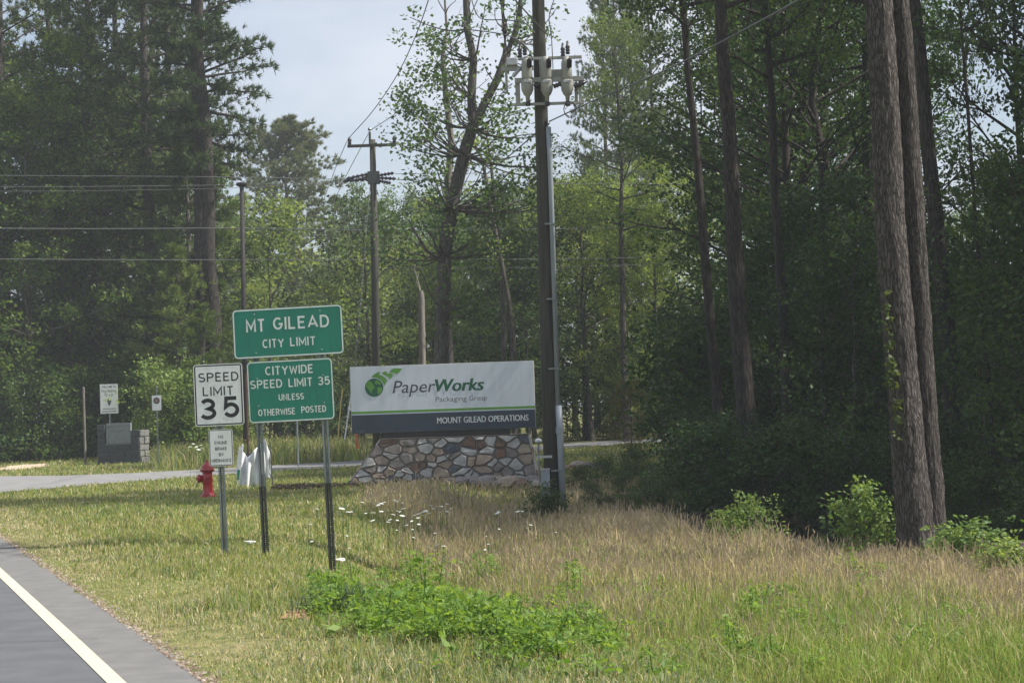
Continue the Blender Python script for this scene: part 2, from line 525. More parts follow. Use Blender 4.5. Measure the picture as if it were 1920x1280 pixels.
strip('road_centre_line', lambda y: line_r(y)-3.72, lambda y: line_r(y)-3.60, .015, mat('yellow_road_paint', (.45, .30, .05), None, 6, .7))

# driveway
M['drive'] = mat('grey_gravel_drive', (.235, .23, .225), (.175, .172, .17), 1.5, .95, bump=.01, bscale=40, detail=8)
near = [flat_point(*p) for p in [(0, 925), (120, 915), (250, 904), (400, 893), (520, 884), (650, 877), (760, 870), (900, 858), (1060, 841), (1180, 833), (1290, 827)]]
far = [flat_point(*p) for p in [(0, 894), (120, 893), (250, 888), (400, 880.5), (520, 873), (650, 866), (760, 859), (900, 847), (1060, 832), (1180, 825.5), (1290, 819.5)]]
near = [Vector((-40, 36, 0)), Vector((-22, 42, 0))] + near + [Vector((16, 92, 0)), Vector((40, 120, 0))]
far = [Vector((-40, 72, 0)), Vector((-26, 66, 0))] + far + [Vector((16, 99, 0)), Vector((40, 127, 0))]
V = []
for a, b in zip(near, far):
    for k in range(5):
        q = a.lerp(b, k/4); V.append((q.x, q.y, max(gz(q.x, q.y), 0)+.03))
i = (np.arange(len(near)-1)[:, None]*5 + np.arange(4)[None, :]).ravel()
tag(link('driveway', mesh_np('driveway', np.array(V), [np.stack([i, i+1, i+6, i+5], 1)]), M['drive']), kind='structure')

# ------------------------------------------------------------------ lettering
FONTS = {}
def font(which):
    return None
def text_mesh(s, bold=0.0, shear=0.0, space=1.0):
    c = bpy.data.curves.new('lettering', 'FONT')
    c.body = s; c.size = 1.0; c.offset = bold; c.shear = shear; c.space_character = space
    c.align_x = 'CENTER'; c.resolution_u = 3; c.extrude = 0.0
    o = bpy.data.objects.new('lettering', c)
    C.objects.link(o)
    bpy.context.view_layer.update()
    dg = bpy.context.evaluated_depsgraph_get()
    me = bpy.data.meshes.new_from_object(o.evaluated_get(dg))
    bpy.data.objects.remove(o); bpy.data.curves.remove(c)
    n = len(me.vertices); co = np.empty(n*3, np.float32); me.vertices.foreach_get('co', co)
    return me, co.reshape(-1, 3)
def lettering(s, cx, z0, width, cap, y, m, parent, bold=0.0, shear=0.0, space=1.0, name='lettering', lower=False, heavy=0.0):
    """flat print: a row of text of the given width and capital height with its baseline at z0"""
    me, co = text_mesh(s, bold, shear, space)
    ref = co[:, 1].max() if not lower else None
    x0, x1 = co[:, 0].min(), co[:, 0].max()
    base_cap = 0.73
    X = (co[:, 0]-(x0+x1)/2)*width/(x1-x0) + cx
    Z = co[:, 1]*cap/base_cap + z0
    me.vertices.foreach_set('co', np.stack([X, np.full_like(X, y), Z], 1).astype(np.float32).ravel())
    me.update()
    me.materials.clear()
    if heavy:
        tris = [list(p.vertices) for p in me.polygons]
        n = len(X); Vv, Ff = [], []
        for k in range(3):
            Vv.append(np.stack([X+(k-1)*heavy*cap, np.full_like(X, y-.0004*k), Z], 1)); Ff += [[i+n*k for i in t] for t in tris]
        m2 = bpy.data.meshes.new('lettering'); m2.from_pydata(np.concatenate(Vv).tolist(), [], Ff)
        bpy.data.meshes.remove(me); me = m2
    return link(name, me, m, parent)

def _arc(cx, cz, rx, rz, a0, a1, n=11):
    return [(cx+rx*math.cos(rad(a0+(a1-a0)*k/n)), cz+rz*math.sin(rad(a0+(a1-a0)*k/n))) for k in range(n+1)]
GLYPH = {
    'M': (.76, [[(0, 0), (0, 1), (.38, .22), (.76, 1), (.76, 0)]]), 'T': (.58, [[(0, 1), (.58, 1)], [(.29, 1), (.29, 0)]]),
    'G': (.66, [_arc(.33, .5, .33, .5, 50, 350)+[(.655, .45), (.40, .45)]]), 'I': (.0, [[(0, 0), (0, 1)]]), 'L': (.48, [[(0, 1), (0, 0), (.48, 0)]]),
    'E': (.50, [[(.50, 1), (0, 1), (0, 0), (.50, 0)], [(0, .52), (.43, .52)]]), 'A': (.72, [[(0, 0), (.36, 1), (.72, 0)], [(.12, .30), (.60, .30)]]),
    'D': (.60, [[(0, 0), (0, 1)]+_arc(.27, .5, .33, .5, 90, -90)+[(0, 0)]]), 'C': (.62, [_arc(.33, .5, .33, .5, 50, 310)]),
    'Y': (.66, [[(0, 1), (.33, .46), (.66, 1)], [(.33, .46), (.33, 0)]]), 'P': (.56, [[(0, 0), (0, 1)]+_arc(.30, .74, .26, .26, 90, -90)+[(0, .48)]]),
    'S': (.56, [_arc(.28, .745, .27, .255, 35, 270, 9)+_arc(.28, .245, .29, .245, 90, -150, 9)[1:]]),
    'U': (.60, [[(0, 1), (0, .3)]+_arc(.3, .3, .3, .3, 180, 360)+[(.6, 1)]]), 'N': (.62, [[(0, 0), (0, 1), (.62, 0), (.62, 1)]]),
    'W': (.90, [[(0, 1), (.22, 0), (.45, .86), (.68, 0), (.90, 1)]]), 'O': (.66, [_arc(.33, .5, .33, .5, 0, 360, 22)]),
    'H': (.60, [[(0, 0), (0, 1)], [(.6, 0), (.6, 1)], [(0, .52), (.6, .52)]]),
    'R': (.58, [[(0, 0), (0, 1)]+_arc(.30, .74, .26, .26, 90, -90)+[(0, .48)], [(.26, .48), (.58, 0)]]),
    'B': (.58, [[(0, 0), (0, 1)]+_arc(.28, .76, .24, .24, 90, -90)+[(0, .52)], [(.28, .52)]+_arc(.30, .26, .28, .26, 90, -90)+[(0, 0)]]),
    'K': (.58, [[(0, 0), (0, 1)], [(.56, 1), (0, .36)], [(.20, .58), (.58, 0)]]),
    '3': (.56, [_arc(.27, .755, .25, .245, 155, -90, 12)+_arc(.27, .255, .29, .255, 90, -155, 12)[1:]]),
    '5': (.56, [[(.52, 1), (.07, 1), (.03, .50)]+_arc(.27, .325, .28, .325, 128, -152, 14)[0:]]),
}
def ribbon(pts, w):
    n = len(pts); out = []
    closed = abs(pts[0][0]-pts[-1][0]) < 1e-6 and abs(pts[0][1]-pts[-1][1]) < 1e-6 and n > 3
    for i in range(n):
        a = pts[i-1] if i > 0 else (pts[-2] if closed else None)
        b = pts[i+1] if i < n-1 else (pts[1] if closed else None)
        p = pts[i]
        ds = []
        if a: l = math.hypot(p[0]-a[0], p[1]-a[1]) or 1; ds.append(((p[0]-a[0])/l, (p[1]-a[1])/l))
        if b: l = math.hypot(b[0]-p[0], b[1]-p[1]) or 1; ds.append(((b[0]-p[0])/l, (b[1]-p[1])/l))
        nx_ = -sum(d[1] for d in ds); nz_ = sum(d[0] for d in ds); l = math.hypot(nx_, nz_) or 1
        nx_, nz_ = nx_/l, nz_/l
        c = abs(nx_*-ds[0][1]+nz_*ds[0][0])
        k = w/2/max(c, .45)
        out.append(((p[0]+nx_*k, p[1]+nz_*k), (p[0]-nx_*k, p[1]-nz_*k)))
    return out
def highway(s, cx, z0, width, cap, y, m, parent, sw=.15, gap=.30):
    """round-stroke road sign letters: each stroke is a flat ribbon of even width"""
    tot = sum(GLYPH[c][0] for c in s if c != ' ')+gap*(len(s)-1)
    w = sw*cap
    kx = (width-w)/max(tot, .01); kz = cap-w
    x = cx-width/2+w/2; mb = MB(); lay = 0
    for c in s:
        for st_ in GLYPH[c][1]:
            q = [(x+p[0]*kx, z0+w/2+p[1]*kz) for p in st_]
            if len(st_) == 2 or c in 'MNWYLEAIHKRPDBTU35CSG':
                pass
            if st_[0][1] in (0, 1) and abs(st_[0][0]-st_[1][0]) < 1e-6: q[0] = (q[0][0], q[0][1]+(w/2 if st_[0][1] == 1 else -w/2))
            if st_[-1][1] in (0, 1) and abs(st_[-1][0]-st_[-2][0]) < 1e-6: q[-1] = (q[-1][0], q[-1][1]+(w/2 if st_[-1][1] == 1 else -w/2))
            r = ribbon(q, w); yy = y-.0003*(lay % 3); lay += 1
            vs = [(p[0], yy, p[1]) for pr in r for p in pr]
            mb.add(vs, [[2*i, 2*i+2, 2*i+3, 2*i+1] for i in range(len(r)-1)])
        x += (GLYPH[c][0]+gap)*kx
    o = mb.build('lettering', m, parent)
    return o

def rrect(w, h, r, n=5, cx=0, cz=0):
    pts = []
    for sx, sz, a0 in ((1, -1, -90), (1, 1, 0), (-1, 1, 90), (-1, -1, 180)):
        for k in range(n+1):
            a = rad(a0+90*k/n)
            pts.append((cx+sx*(w/2-r)+r*math.cos(a), cz+sz*(h/2-r)+r*math.sin(a)))
    return pts
def plate(name, w, h, r, cx, cz, m, parent, y=0.0, t=0.004):
    return MB().prism(rrect(w, h, r, 5, cx, cz), y+t, y).build(name, m, parent)
def ring(name, w, h, r, b, cx, cz, m, parent, y, inset=0.0):
    o = rrect(w-2*inset, h-2*inset, max(r-inset, .002), 5, cx, cz); n_ = len(o)
    q = rrect(w-2*inset-2*b, h-2*inset-2*b, max(r-inset-b, .002), 5, cx, cz)
    mb = MB()
    mb.add([(p[0], y, p[1]) for p in o]+[(p[0], y, p[1]) for p in q], [[k, (k+1) % n_, (k+1) % n_+n_, k+n_] for k in range(n_)])
    return mb.build(name, m, parent)
def bolt(x, z, y, parent, m=None, r=.008):
    mt = Matrix.Translation((x, y, z)) @ Matrix.Rotation(math.pi/2, 4, 'X')
    return MB().lathe([(r, 0), (r, .006), (r*.6, .010)], 8, mt).build('bolt', m or M['alum'], parent)
def u_post(name, x, z0, z1, parent, m, y=.03, lean=0.0, w=.080):
    """perforated flanged U channel: two flanges, two sides and a web of rungs so that the holes are real"""
    mb = MB()
    f = w*.5
    def bx(x0, x1, y0, y1, a, b):
        mb.box((x+x0, y+y0, a), (x+x1, y+y1, b))
    bx(-f, -f*.55, 0, .005, z0, z1); bx(f*.55, f, 0, .005, z0, z1)
    bx(-f*.55, -f*.47, .0005, .034, z0, z1); bx(f*.47, f*.55, .0005, .034, z0, z1)
    bx(-f*.468, -.006, .030, .0335, z0, z1); bx(.006, f*.468, .030, .0335, z0, z1)
    z = z0+.01
    while z < z1-.02:
        bx(-.006, .006, .0302, .0333, z, z+.014); z += .0254
    o = mb.build(name, m, parent)
    return o

# ------------------------------------------------------------------ road signs
gsx = P(540, 1050, 23.7).x
d0 = 23.7
city = thing('city_limit_sign', 'pair of green city limit and citywide speed panels stacked on two steel posts', 'road sign', (gsx, d0, 0), rad(-2))
city.rotation_euler[1] = -0.020
PXM = F/d0
hz = lambda px: 760-0.034*(px-960)           # horizon line in the photograph
def loc(px, py):                              # photo pixel -> local x, z of the sign plane
    q = P(px, py, d0); return q.x-gsx, q.z
tx, tz = loc(540, 622); bx_, bz_ = loc(545, 732)
def untilt(x, z, a=0.020): return x*math.cos(a)+z*math.sin(a), z*math.cos(a)-x*math.sin(a)
tx, tz = untilt(tx, tz); bx_, bz_ = untilt(bx_, bz_)
W1, H1, W2, H2 = 1.37, .61, 1.067, .762
p1 = plate('sign_panel', W1, H1, .055, tx, tz, M['green'], city)
p1['label'] = 'MT GILEAD CITY LIMIT panel'
ring('border', W1, H1, .055, .016, tx, tz, M['letter_white'], p1, -.0015, .004)
highway('MT', tx-.400, tz+.022, .240, .158, -.002, M['letter_white'], p1)
highway('GILEAD', tx+.168, tz+.033, .700, .155, -.002, M['letter_white'], p1)
highway('CITY', tx-.190, tz-.185, .270, .108, -.002, M['letter_white'], p1)
highway('LIMIT', tx+.180, tz-.180, .320, .108, -.002, M['letter_white'], p1)
for sx in (-.41, .41):
    for sz in (-.24, .24): bolt(tx+sx, tz+sz, -.001, p1)
p2 = plate('sign_panel', W2, H2, .055, bx_, bz_, M['green'], city)
p2['label'] = 'CITYWIDE SPEED LIMIT 35 panel'
ring('border', W2, H2, .055, .014, bx_, bz_, M['letter_white'], p2, -.0015, .004)
highway('CITYWIDE', bx_-.005, bz_+.205, .600, .108, -.002, M['letter_white'], p2)
highway('SPEED', bx_-.300, bz_+.045, .400, .105, -.002, M['letter_white'], p2)
highway('LIMIT', bx_+.128, bz_+.045, .300, .105, -.002, M['letter_white'], p2)
highway('35', bx_+.420, bz_+.048, .150, .105, -.002, M['letter_white'], p2)
highway('UNLESS', bx_+.005, bz_-.115, .315, .078, -.002, M['letter_white'], p2)
highway('OTHERWISE', bx_-.185, bz_-.295, .465, .082, -.002, M['letter_white'], p2)
highway('POSTED', bx_+.275, bz_-.285, .310, .082, -.002, M['letter_white'], p2)
for sx in (-.41, .41):
    for sz in (-.17, .17): bolt(bx_+sx, bz_+sz, -.001, p2)
for px_top in (487, 611):
    x = untilt(*loc(px_top, 830))[0]
    q = u_post('post', x, .86, tz+.25, city, M['galv'])
    u_post('post_stub', x, -.75, 1.02, city, M['dark_steel'], y=.0365, w=.086)

sx0 = P(420, 1043, 23.6).x
speed = thing('speed_limit_sign', 'white SPEED LIMIT 35 sign with small engine brake plate below', 'road sign', (sx0, 23.6, 0), rad(-3))
speed.rotation_euler[1] = -0.012
def loc2(px, py):
    q = P(px, py, 23.6); return untilt(q.x-sx0, q.z, .012)
ax, az = loc2(410, 740); ex, ez = loc2(414.5, 839)
s1 = plate('sign_panel', .61, .762, .038, ax, az, M['sign_white'], speed)
ring('border', .61, .762, .038, .016, ax, az, M['letter_black'], s1, -.0015, .010)
highway('SPEED', ax+.005, az+.165, .500, .112, -.002, M['letter_black'], s1)
highway('LIMIT', ax-.005, az-.008, .385, .112, -.002, M['letter_black'], s1)
highway('3', ax-.140, az-.300, .205, .262, -.002, M['letter_black'], s1, sw=.18)
highway('5', ax+.150, az-.285, .205, .262, -.002, M['letter_black'], s1, sw=.18)
bolt(ax, az+.29, -.001, s1); bolt(ax, az-.335, -.001, s1)
s2 = plate('sign_panel', .298, .452, .028, ex, ez, M['sign_white'], speed)
s2['label'] = 'small plate reading NO ENGINE BRAKE BY ORDINANCE'
ring('border', .298, .452, .028, .008, ex, ez, M['letter_black'], s2, -.0015, .006)
for k, (s, w) in enumerate((('NO', .062), ('ENGINE', .158), ('BRAKE', .150), ('BY', .060), ('ORDINANCE', .250))):
    highway(s, ex, ez+.115-.073*k, w, .040, -.002, M['letter_black'], s2)
bolt(ex, ez+.205, -.001, s2, r=.006); bolt(ex, ez-.205, -.001, s2, r=.006)
u_post('post', untilt(*loc2(411, 800), 0)[0]+.0, -.45, az+.33, speed, M['galv'])
u_post('post_stub', untilt(*loc2(411, 800), 0)[0]+.0, -.75, .42, speed, M['dark_steel'], y=.0365, w=.086)

# ------------------------------------------------------------------ company sign on a stone base
D1 = 45.0
cs_c = P(834, 880, D1)
csx = cs_c.x
comp = thing('company_sign', 'wide white and navy company sign on a fieldstone base', 'monument sign', (csx, D1, 0), rad(-2.0))
def cl(px, py): q = P(px, py, D1); return q.x-csx, q.z
k1 = D1/F
def xw(px): return (px-834)*k1
ZT, ZB = 2.79, 1.215
PW = 4.34
cab = MB().box((-PW/2, 0, ZB), (PW/2, .38, ZT)).build('sign_cabinet', M['panel_edge'], comp, bevel=.006)
HH = ZT-ZB
zs = ZT-HH*.672
MB().box((-PW/2+.012, -.006, zs), (PW/2-.004, -.0005, ZT-.012)).build('sign_face', M['panel_white'], cab)
MB().box((-PW/2+.012, -.009, zs-.055), (PW/2-.004, -.0005, zs-.0005)).build('green_stripe', M['lime'], cab)
MB().box((-PW/2+.012, -.006, zs-.085), (PW/2-.004, -.0005, zs-.0555)).build('white_stripe', M['panel_white'], cab)
MB().box((-PW/2+.012, -.009, ZB+.004), (PW/2-.004, -.0005, zs-.0855)).build('dark_band', M['navy'], cab)
YF = -.0115
def crow(px, py):                 # photo pixel (with the tilt of the photograph) -> sign plane
    q = P(px, py, D1); return q.x-csx, q.z
def line_of(s, pxa, pya, pxb, pyb, cap, m, **k):
    xa, za = crow(pxa, pya); xb, zb = crow(pxb, pyb)
    lettering(s, (xa+xb)/2, (za+zb)/2, xb-xa, cap, k.pop('y', YF), m, cab, **k)
line_of('Paper', 736, 737, 817, 734.0, .305, M['slate'], shear=.22)
line_of('Works', 817, 734, 907, 730.5, .305, M['forest'], shear=.22, heavy=.05)
line_of('Packaging', 817, 752.8, 875, 751.0, .125, M['grey_print'])
line_of('Group', 880, 750.7, 913, 749.6, .125, M['grey_print'])
line_of('MOUNT GILEAD OPERATIONS', 820, 793.5, 991, 788.0, .150, M['letter_white'], heavy=.03)
line_of('16201', 667, 811.0, 684, 810.2, .06, M['grey_print'])
def logo_poly(name, pts, m, y=YF, n=4):
    q = [crow(620+zx*.25785, 650+zy*.25785) for zx, zy in pts]
    MB().prism(q, y+.002, y).build(name, m, cab)
def disc_pts(cx, cy, r, n=28):
    return [(cx+r*math.cos(2*math.pi*k/n), cy-r*math.sin(2*math.pi*k/n)) for k in range(n)]
logo_poly('logo_globe', disc_pts(315, 296, 67), M['forest'])
y2 = YF-.003
logo_poly('logo_continent', [(262, 262), (278, 246), (292, 252), (302, 262), (312, 282), (322, 290), (312, 306), (298, 320), (300, 340), (290, 334), (278, 312), (264, 300), (256, 284)], M['lime'], y2)
logo_poly('logo_continent', [(318, 250), (334, 240), (356, 254), (368, 272), (352, 276), (338, 268), (330, 276), (320, 264)], M['lime'], y2)
logo_poly('logo_continent', [(336, 300), (352, 292), (372, 298), (374, 314), (360, 336), (346, 346), (338, 330), (342, 314)], M['lime'], y2)
logo_poly('logo_sheet', [(292, 220), (318, 196), (345, 182), (362, 184), (350, 200), (372, 208), (392, 222), (410, 238), (402, 262), (390, 285), (380, 262), (362, 240), (336, 226)], M['lime'])
logo_poly('logo_sheet', [(368, 192), (392, 178), (412, 176), (402, 190), (428, 192), (455, 196), (446, 218), (430, 236), (420, 222), (396, 208)], M['lime'])
logo_poly('logo_sheet', [(424, 186), (444, 162), (468, 155), (520, 158), (500, 182), (482, 198), (456, 190)], M['lime'])
# black pedestal and stone base
MB().box((xw(719), .05, 1.06), (xw(957), .33, ZB-.002)).build('pedestal', M['black'], comp)

def clip_poly(poly, nx_, nz_, c):
    out = []
    for i in range(len(poly)):
        a, b = poly[i], poly[(i+1) % len(poly)]
        da = a[0]*nx_+a[1]*nz_-c; db = b[0]*nx_+b[1]*nz_-c
        if da <= 0: out.append(a)
        if (da < 0 < db) or (db < 0 < da):
            t = da/(da-db); out.append((a[0]+(b[0]-a[0])*t, a[1]+(b[1]-a[1])*t))
    return out
def voronoi(poly, seeds, gap, asp=1.35):
    cells = []
    wt_ = [random.uniform(0, .024) for _ in seeds]
    for i, s in enumerate(seeds):
        c = list(poly)
        for j, t in enumerate(seeds):
            if i == j: continue
            nxv, nzv = (t[0]-s[0])/asp**2, (t[1]-s[1])
            l = math.hypot(nxv, nzv)
            nxv /= l; nzv /= l
            mx_, mz_ = (s[0]+t[0])/2, (s[1]+t[1])/2
            c = clip_poly(c, nxv, nzv, nxv*mx_+nzv*mz_-gap/2+(wt_[i]-wt_[j])/(2*max(.1, math.hypot(t[0]-s[0], t[1]-s[1]))))
            if len(c) < 3: break
        if len(c) >= 3: cells.append(c)
    return cells
def seeds_in(poly, n, rng, asp=1.35, k=14):
    xs = [p[0] for p in poly]; zs_ = [p[1] for p in poly]
    def inside(x, z):
        r = False
        for i in range(len(poly)):
            a, b = poly[i], poly[(i+1) % len(poly)]
            if (a[1] > z) != (b[1] > z) and x < (b[0]-a[0])*(z-a[1])/(b[1]-a[1])+a[0]: r = not r
        return r
    out = []
    while len(out) < n:
        best, bd = None, -1
        for _ in range(k if out else 1):
            while True:
                x, z = rng.uniform(min(xs), max(xs)), rng.uniform(min(zs_), max(zs_))
                if inside(x, z): break
            d = min([((x-o[0])/asp)**2+(z-o[1])**2 for o in out] or [1])
            d *= rng.uniform(.35, 1)
            if d > bd: best, bd = (x, z), d
        out.append(best)
    return out

def roughen(c, rng):
    out = []
    for i in range(len(c)):
        a, b = c[i], c[(i+1) % len(c)]
        out.append((a[0]*.94+(sum(p[0] for p in c)/len(c))*.06, a[1]*.94+(sum(p[1] for p in c)/len(c))*.06))
        l = math.hypot(b[0]-a[0], b[1]-a[1])
        if l > .09:
            nx_, nz_ = -(b[1]-a[1])/l, (b[0]-a[0])/l
            for t in (.33, .67):
                k = rng.uniform(.001, .016)
                out.append((a[0]+(b[0]-a[0])*t+nx_*k, a[1]+(b[1]-a[1])*t+nz_*k))
    return out
BX0, BX1, TX0, TX1 = xw(634), xw(1012), xw(716), xw(992)
BD = .95
core = MB()
core.add([(BX0, 0, -.3), (BX1, 0, -.3), (BX1, BD, -.3), (BX0, BD, -.3), (TX0, 0, 1.06), (TX1, 0, 1.06), (TX1, BD, 1.06), (TX0, BD, 1.06)],
         [[0, 3, 2, 1], [4, 5, 6, 7], [0, 1, 5, 4], [1, 2, 6, 5], [2, 3, 7, 6], [3, 0, 4, 7]])
base = core.build('stone_base', M['mortar'], comp)
base.location = (0, -.12, 0)
rng = random.Random(11)
front = [(BX0+.17, 0.0), (BX1-.05, 0.0), (TX1, 1.055), (TX0, 1.055)]
front[0] = (BX0+(TX0-BX0)*.3/1.36, 0.0)
wts = [44, 20, 7, 4, 11, 17]
for c in voronoi(front, seeds_in(front, 82, rng, 1.35, 3), .015, 1.5):
    if len(c) < 3: continue
    c = roughen(c, rng)
    area = abs(sum(c[i][0]*c[(i+1) % len(c)][1]-c[(i+1) % len(c)][0]*c[i][1] for i in range(len(c))))/2
    if area < .003: continue
    m = rng.choices(STONES, wts)[0]
    MB().prism(c, .01, -rng.uniform(.022, .05), rng.uniform(.86, .93), .007).build('stone', m, base)
# stones on the two sloping ends
for (xa, xb, sgn) in ((BX0+(TX0-BX0)*.3/1.36, TX0, -1), (BX1-(BX1-TX1)*.3/1.36, TX1, 1)):
    ll = math.hypot(xb-xa, 1.06)
    pol = [(0, 0), (BD, 0), (BD, ll-.01), (0, ll-.01)]
    up = Vector((xb-xa, 0, 1.06)).normalized()
    nrm = Vector((sgn*up.z, 0, -sgn*up.x))
    for c in voronoi(pol, seeds_in(pol, 17, rng), .022):
        o = MB().prism(c, .01, -rng.uniform(.02, .045), rng.uniform(.86, .93), .006).build('stone', rng.choices(STONES, wts)[0], base)
        # local X -> depth, local Z -> up the slope, local -Y -> outward
        mt = Matrix.Identity(4)
        mt.col[0] = Vector((0, 1, 0, 0)); mt.col[1] = (-nrm).to_4d(); mt.col[1][3] = 0
        mt.col[2] = up.to_4d(); mt.col[2][3] = 0
        mt.col[3] = Vector((xa, 0, 0, 1))
        o.matrix_local = mt
pole_cap = MB().box((TX0-.02, -.03, 1.0605), (TX1+.02, BD+.02, 1.078)).build('cap_slab', mat('cap_stone', (.20, .17, .14), (.13, .11, .09), 5, .9, bump=.01), base)

# rocks and mulch at the foot of the sign
def rock_mesh(seed, sub=2):
    bm = bmesh.new(); bmesh.ops.create_icosphere(bm, subdivisions=sub, radius=1)
    o = Vector((seed*3.1, seed*1.7, 0))
    for v in bm.verts:
        n = noise.noise(v.co*1.1+o)*.38 + noise.noise(v.co*2.6+o)*.14
        v.co *= 1+n
        v.co.z *= .72
    me = bpy.data.meshes.new('rock'); bm.to_mesh(me); bm.free()
    return me
rocks = [rock_mesh(k) for k in range(5)]
rr = random.Random(5)
ORD = 'first second third fourth fifth sixth seventh eighth ninth tenth eleventh twelfth thirteenth fourteenth fifteenth sixteenth'.split()
rock_spots = [(752, 903, .14), (778, 905, .17), (800, 903, .19), (822, 905, .20), (843, 902, .22), (862, 904, .24), (884, 902, .22), (907, 903, .27), (930, 905, .20), (952, 902, .29), (975, 903, .24), (996, 900, .25), (938, 895, .2), (870, 897, .17), (985, 894, .2), (1003, 909, .2), (1085, 880, .25), (1105, 884, .2), (1130, 878, .22), (1068, 888, .18)]

for k, (px, py, s) in enumerate(rock_spots):
    q = P(px, 890, 43.7 if px < 1040 else 50); 
    y = q.y-(py-900)*.03
    o = link('rock', rocks[k % 5].copy(), STONES[rr.choice([1, 5, 3, 5, 2])])
    o.location = (q.x, y, gz(q.x, y)+s*.3); o.scale = (s, s*.9, s*rr.uniform(.75, 1.0)); o.rotation_euler = (rr.uniform(-.2, .2), rr.uniform(-.2, .2), rr.uniform(0, 6))
    if px < 1040:
        tag(o, ORD[sorted([r_[0] for r_ in rock_spots if r_[0] < 1040], reverse=True).index(px)]+' rough loose rock from the near utility pole along the stone sign base', 'rock', 'loose rocks along the sign base')
    else:
        tag(o, ORD[sorted([r_[0] for r_ in rock_spots if r_[0] >= 1040]).index(px)]+' shaded rock from the utility pole in the grass toward the dark wood', 'rock', 'rocks beyond the utility pole')
mu = np.random.default_rng(4)
n = 2600
mxp = mu.uniform(-5.6, -.2, n); myp = 44.1+mu.normal(0, .33, n)
ln = mu.uniform(.03, .09, n); aa = mu.uniform(0, 6.28, n)
dx, dy = np.cos(aa)*ln, np.sin(aa)*ln
zz = height(mxp, myp)+mu.uniform(.02, .10, n)
V = np.stack([np.stack([mxp-dx, myp-dy, zz], 1), np.stack([mxp+dy*.3, myp-dx*.3, zz+.015], 1), np.stack([mxp+dx, myp+dy, zz+mu.normal(0, .02, n)], 1), np.stack([mxp-dy*.3, myp+dx*.3, zz+.012], 1)], 1).reshape(-1, 3)
tag(link('mulch', mesh_np('mulch', V, [np.arange(4*n).reshape(-1, 4)]), M['mulch']), 'brown bark mulch spread along the foot of the stone sign base', 'mulch', kind='stuff')

# ------------------------------------------------------------------ fire hydrant
hq = G(390, 931)
hy = thing('fire_hydrant', 'red fire hydrant standing in the mown grass beside the driveway', 'fire hydrant', hq, rad(-20))
sc = hq.y/F
HK = 69*sc/.78
mh = Matrix.Scale(HK, 4)
MB().lathe([(.165, -.1), (.165, .035), (.155, .04), (.118, .06), (.108, .10), (.105, .30), (.112, .33), (.112, .40), (.105, .43), (.105, .545)], 24, mh).build('barrel', M['hyd'], hy, True)
MB().lathe([(.150, .548), (.152, .575), (.148, .582), (.128, .588), (.120, .63), (.098, .675), (.06, .705), (.036, .716), (.034, .735)], 24, mh).build('bonnet', M['hyd'], hy, True)
MB().lathe([(.026, .737), (.022, .785)], 5, mh).build('operating_nut', M['hyd'], hy)
for k in range(8):
    a = k*math.pi/4
    MB().lathe([(.016, .53), (.016, .547)], 6, mh @ Matrix.Translation((.134*math.cos(a), .134*math.sin(a), 0))).build('bolt', M['hyd'], hy)
for k in range(6):
    a = k*math.pi/3+.3
    MB().lathe([(.015, .041), (.015, .062)], 6, mh @ Matrix.Translation((.14*math.cos(a), .14*math.sin(a), 0))).build('bolt', M['hyd'], hy)
def nozzle(name, ang, z, r, ln_):
    mt = mh @ Matrix.Translation((0, 0, z)) @ Matrix.Rotation(ang, 4, 'Z') @ Matrix.Rotation(math.pi/2, 4, 'Y')
    nz_ = MB().lathe([(r*.85, .06), (r*.85, ln_-.05), (r, ln_-.045), (r, ln_), (r*.8, ln_+.012)], 16, mt).build(name, M['hyd'], hy, True)
    MB().lathe([(r*.35, ln_+.0125), (r*.3, ln_+.05)], 5, mt).build('cap_nut', M['hyd'], nz_)
nozzle('pumper_nozzle', rad(205), .39, .088, .195)
nozzle('hose_nozzle', rad(300), .42, .058, .175)
nozzle('hose_nozzle', rad(115), .42, .058, .175)
ch = [Vector((math.cos(rad(205))*.2, math.sin(rad(205))*.2-.02, .33-.12*math.sin(t*math.pi/1)-t*.02))*HK + Vector((-.03*t, 0, 0)) for t in np.linspace(0, 1, 9)]
MB().tube(ch, .006, 5).build('chain', M['hyd_dark'], hy)

# ------------------------------------------------------------------ white fabric banner on stakes
bq = G(478, 912)
ban = thing('fabric_banner', 'sagging white fabric banner tied between a pale and a dark stake', 'banner', bq, 0)
def bl(px, py):
    q = P(px, py, bq.y); return Vector((q.x-bq.x, 0, q.z-bq.z))
st = MB().tube([bl(447, 920)+Vector((0, 0, -.25)), bl(455, 832)], .022, 6).build('stake', M['cloth'], ban)
MB().tube([bl(511, 912)+Vector((0, .1, -.25)), bl(505, 828)+Vector((0, .1, 0))], .016, 6).build('stake', M['dark_steel'], ban)
top = [(455, 846), (463, 858), (472, 850), (481, 839), (489, 831), (497, 822), (502, 840), (505, 858)]
bot = [(450, 912), (457, 913), (466, 914), (476, 912), (486, 908), (494, 900), (500, 897), (507, 896)]
NU, NV = 40, 14
tp = np.array([tuple(bl(*p)) for p in top]); bt = np.array([tuple(bl(*p)) for p in bot])
V = []
for a in range(NU):
    u = a/(NU-1)
    s = np.array([np.interp(u*7, range(8), tp[:, k]) for k in range(3)])
    e = np.array([np.interp(u*7, range(8), bt[:, k]) for k in range(3)])
    for b in range(NV):
        v = b/(NV-1)
        q = s*(1-v)+e*v
        q[1] += .10*u + .09*math.sin(u*15+v*1.5)*(1-.3*v)+.05*math.sin(u*29-v*3)
        V.append(q)
i = (np.arange(NU-1)[:, None]*NV + np.arange(NV-1)[None, :]).ravel()
fab = link('fabric', mesh_np('fabric', np.array(V), [np.stack([i, i+1, i+NV+1, i+NV], 1)], smooth=True), M['cloth'], ban)
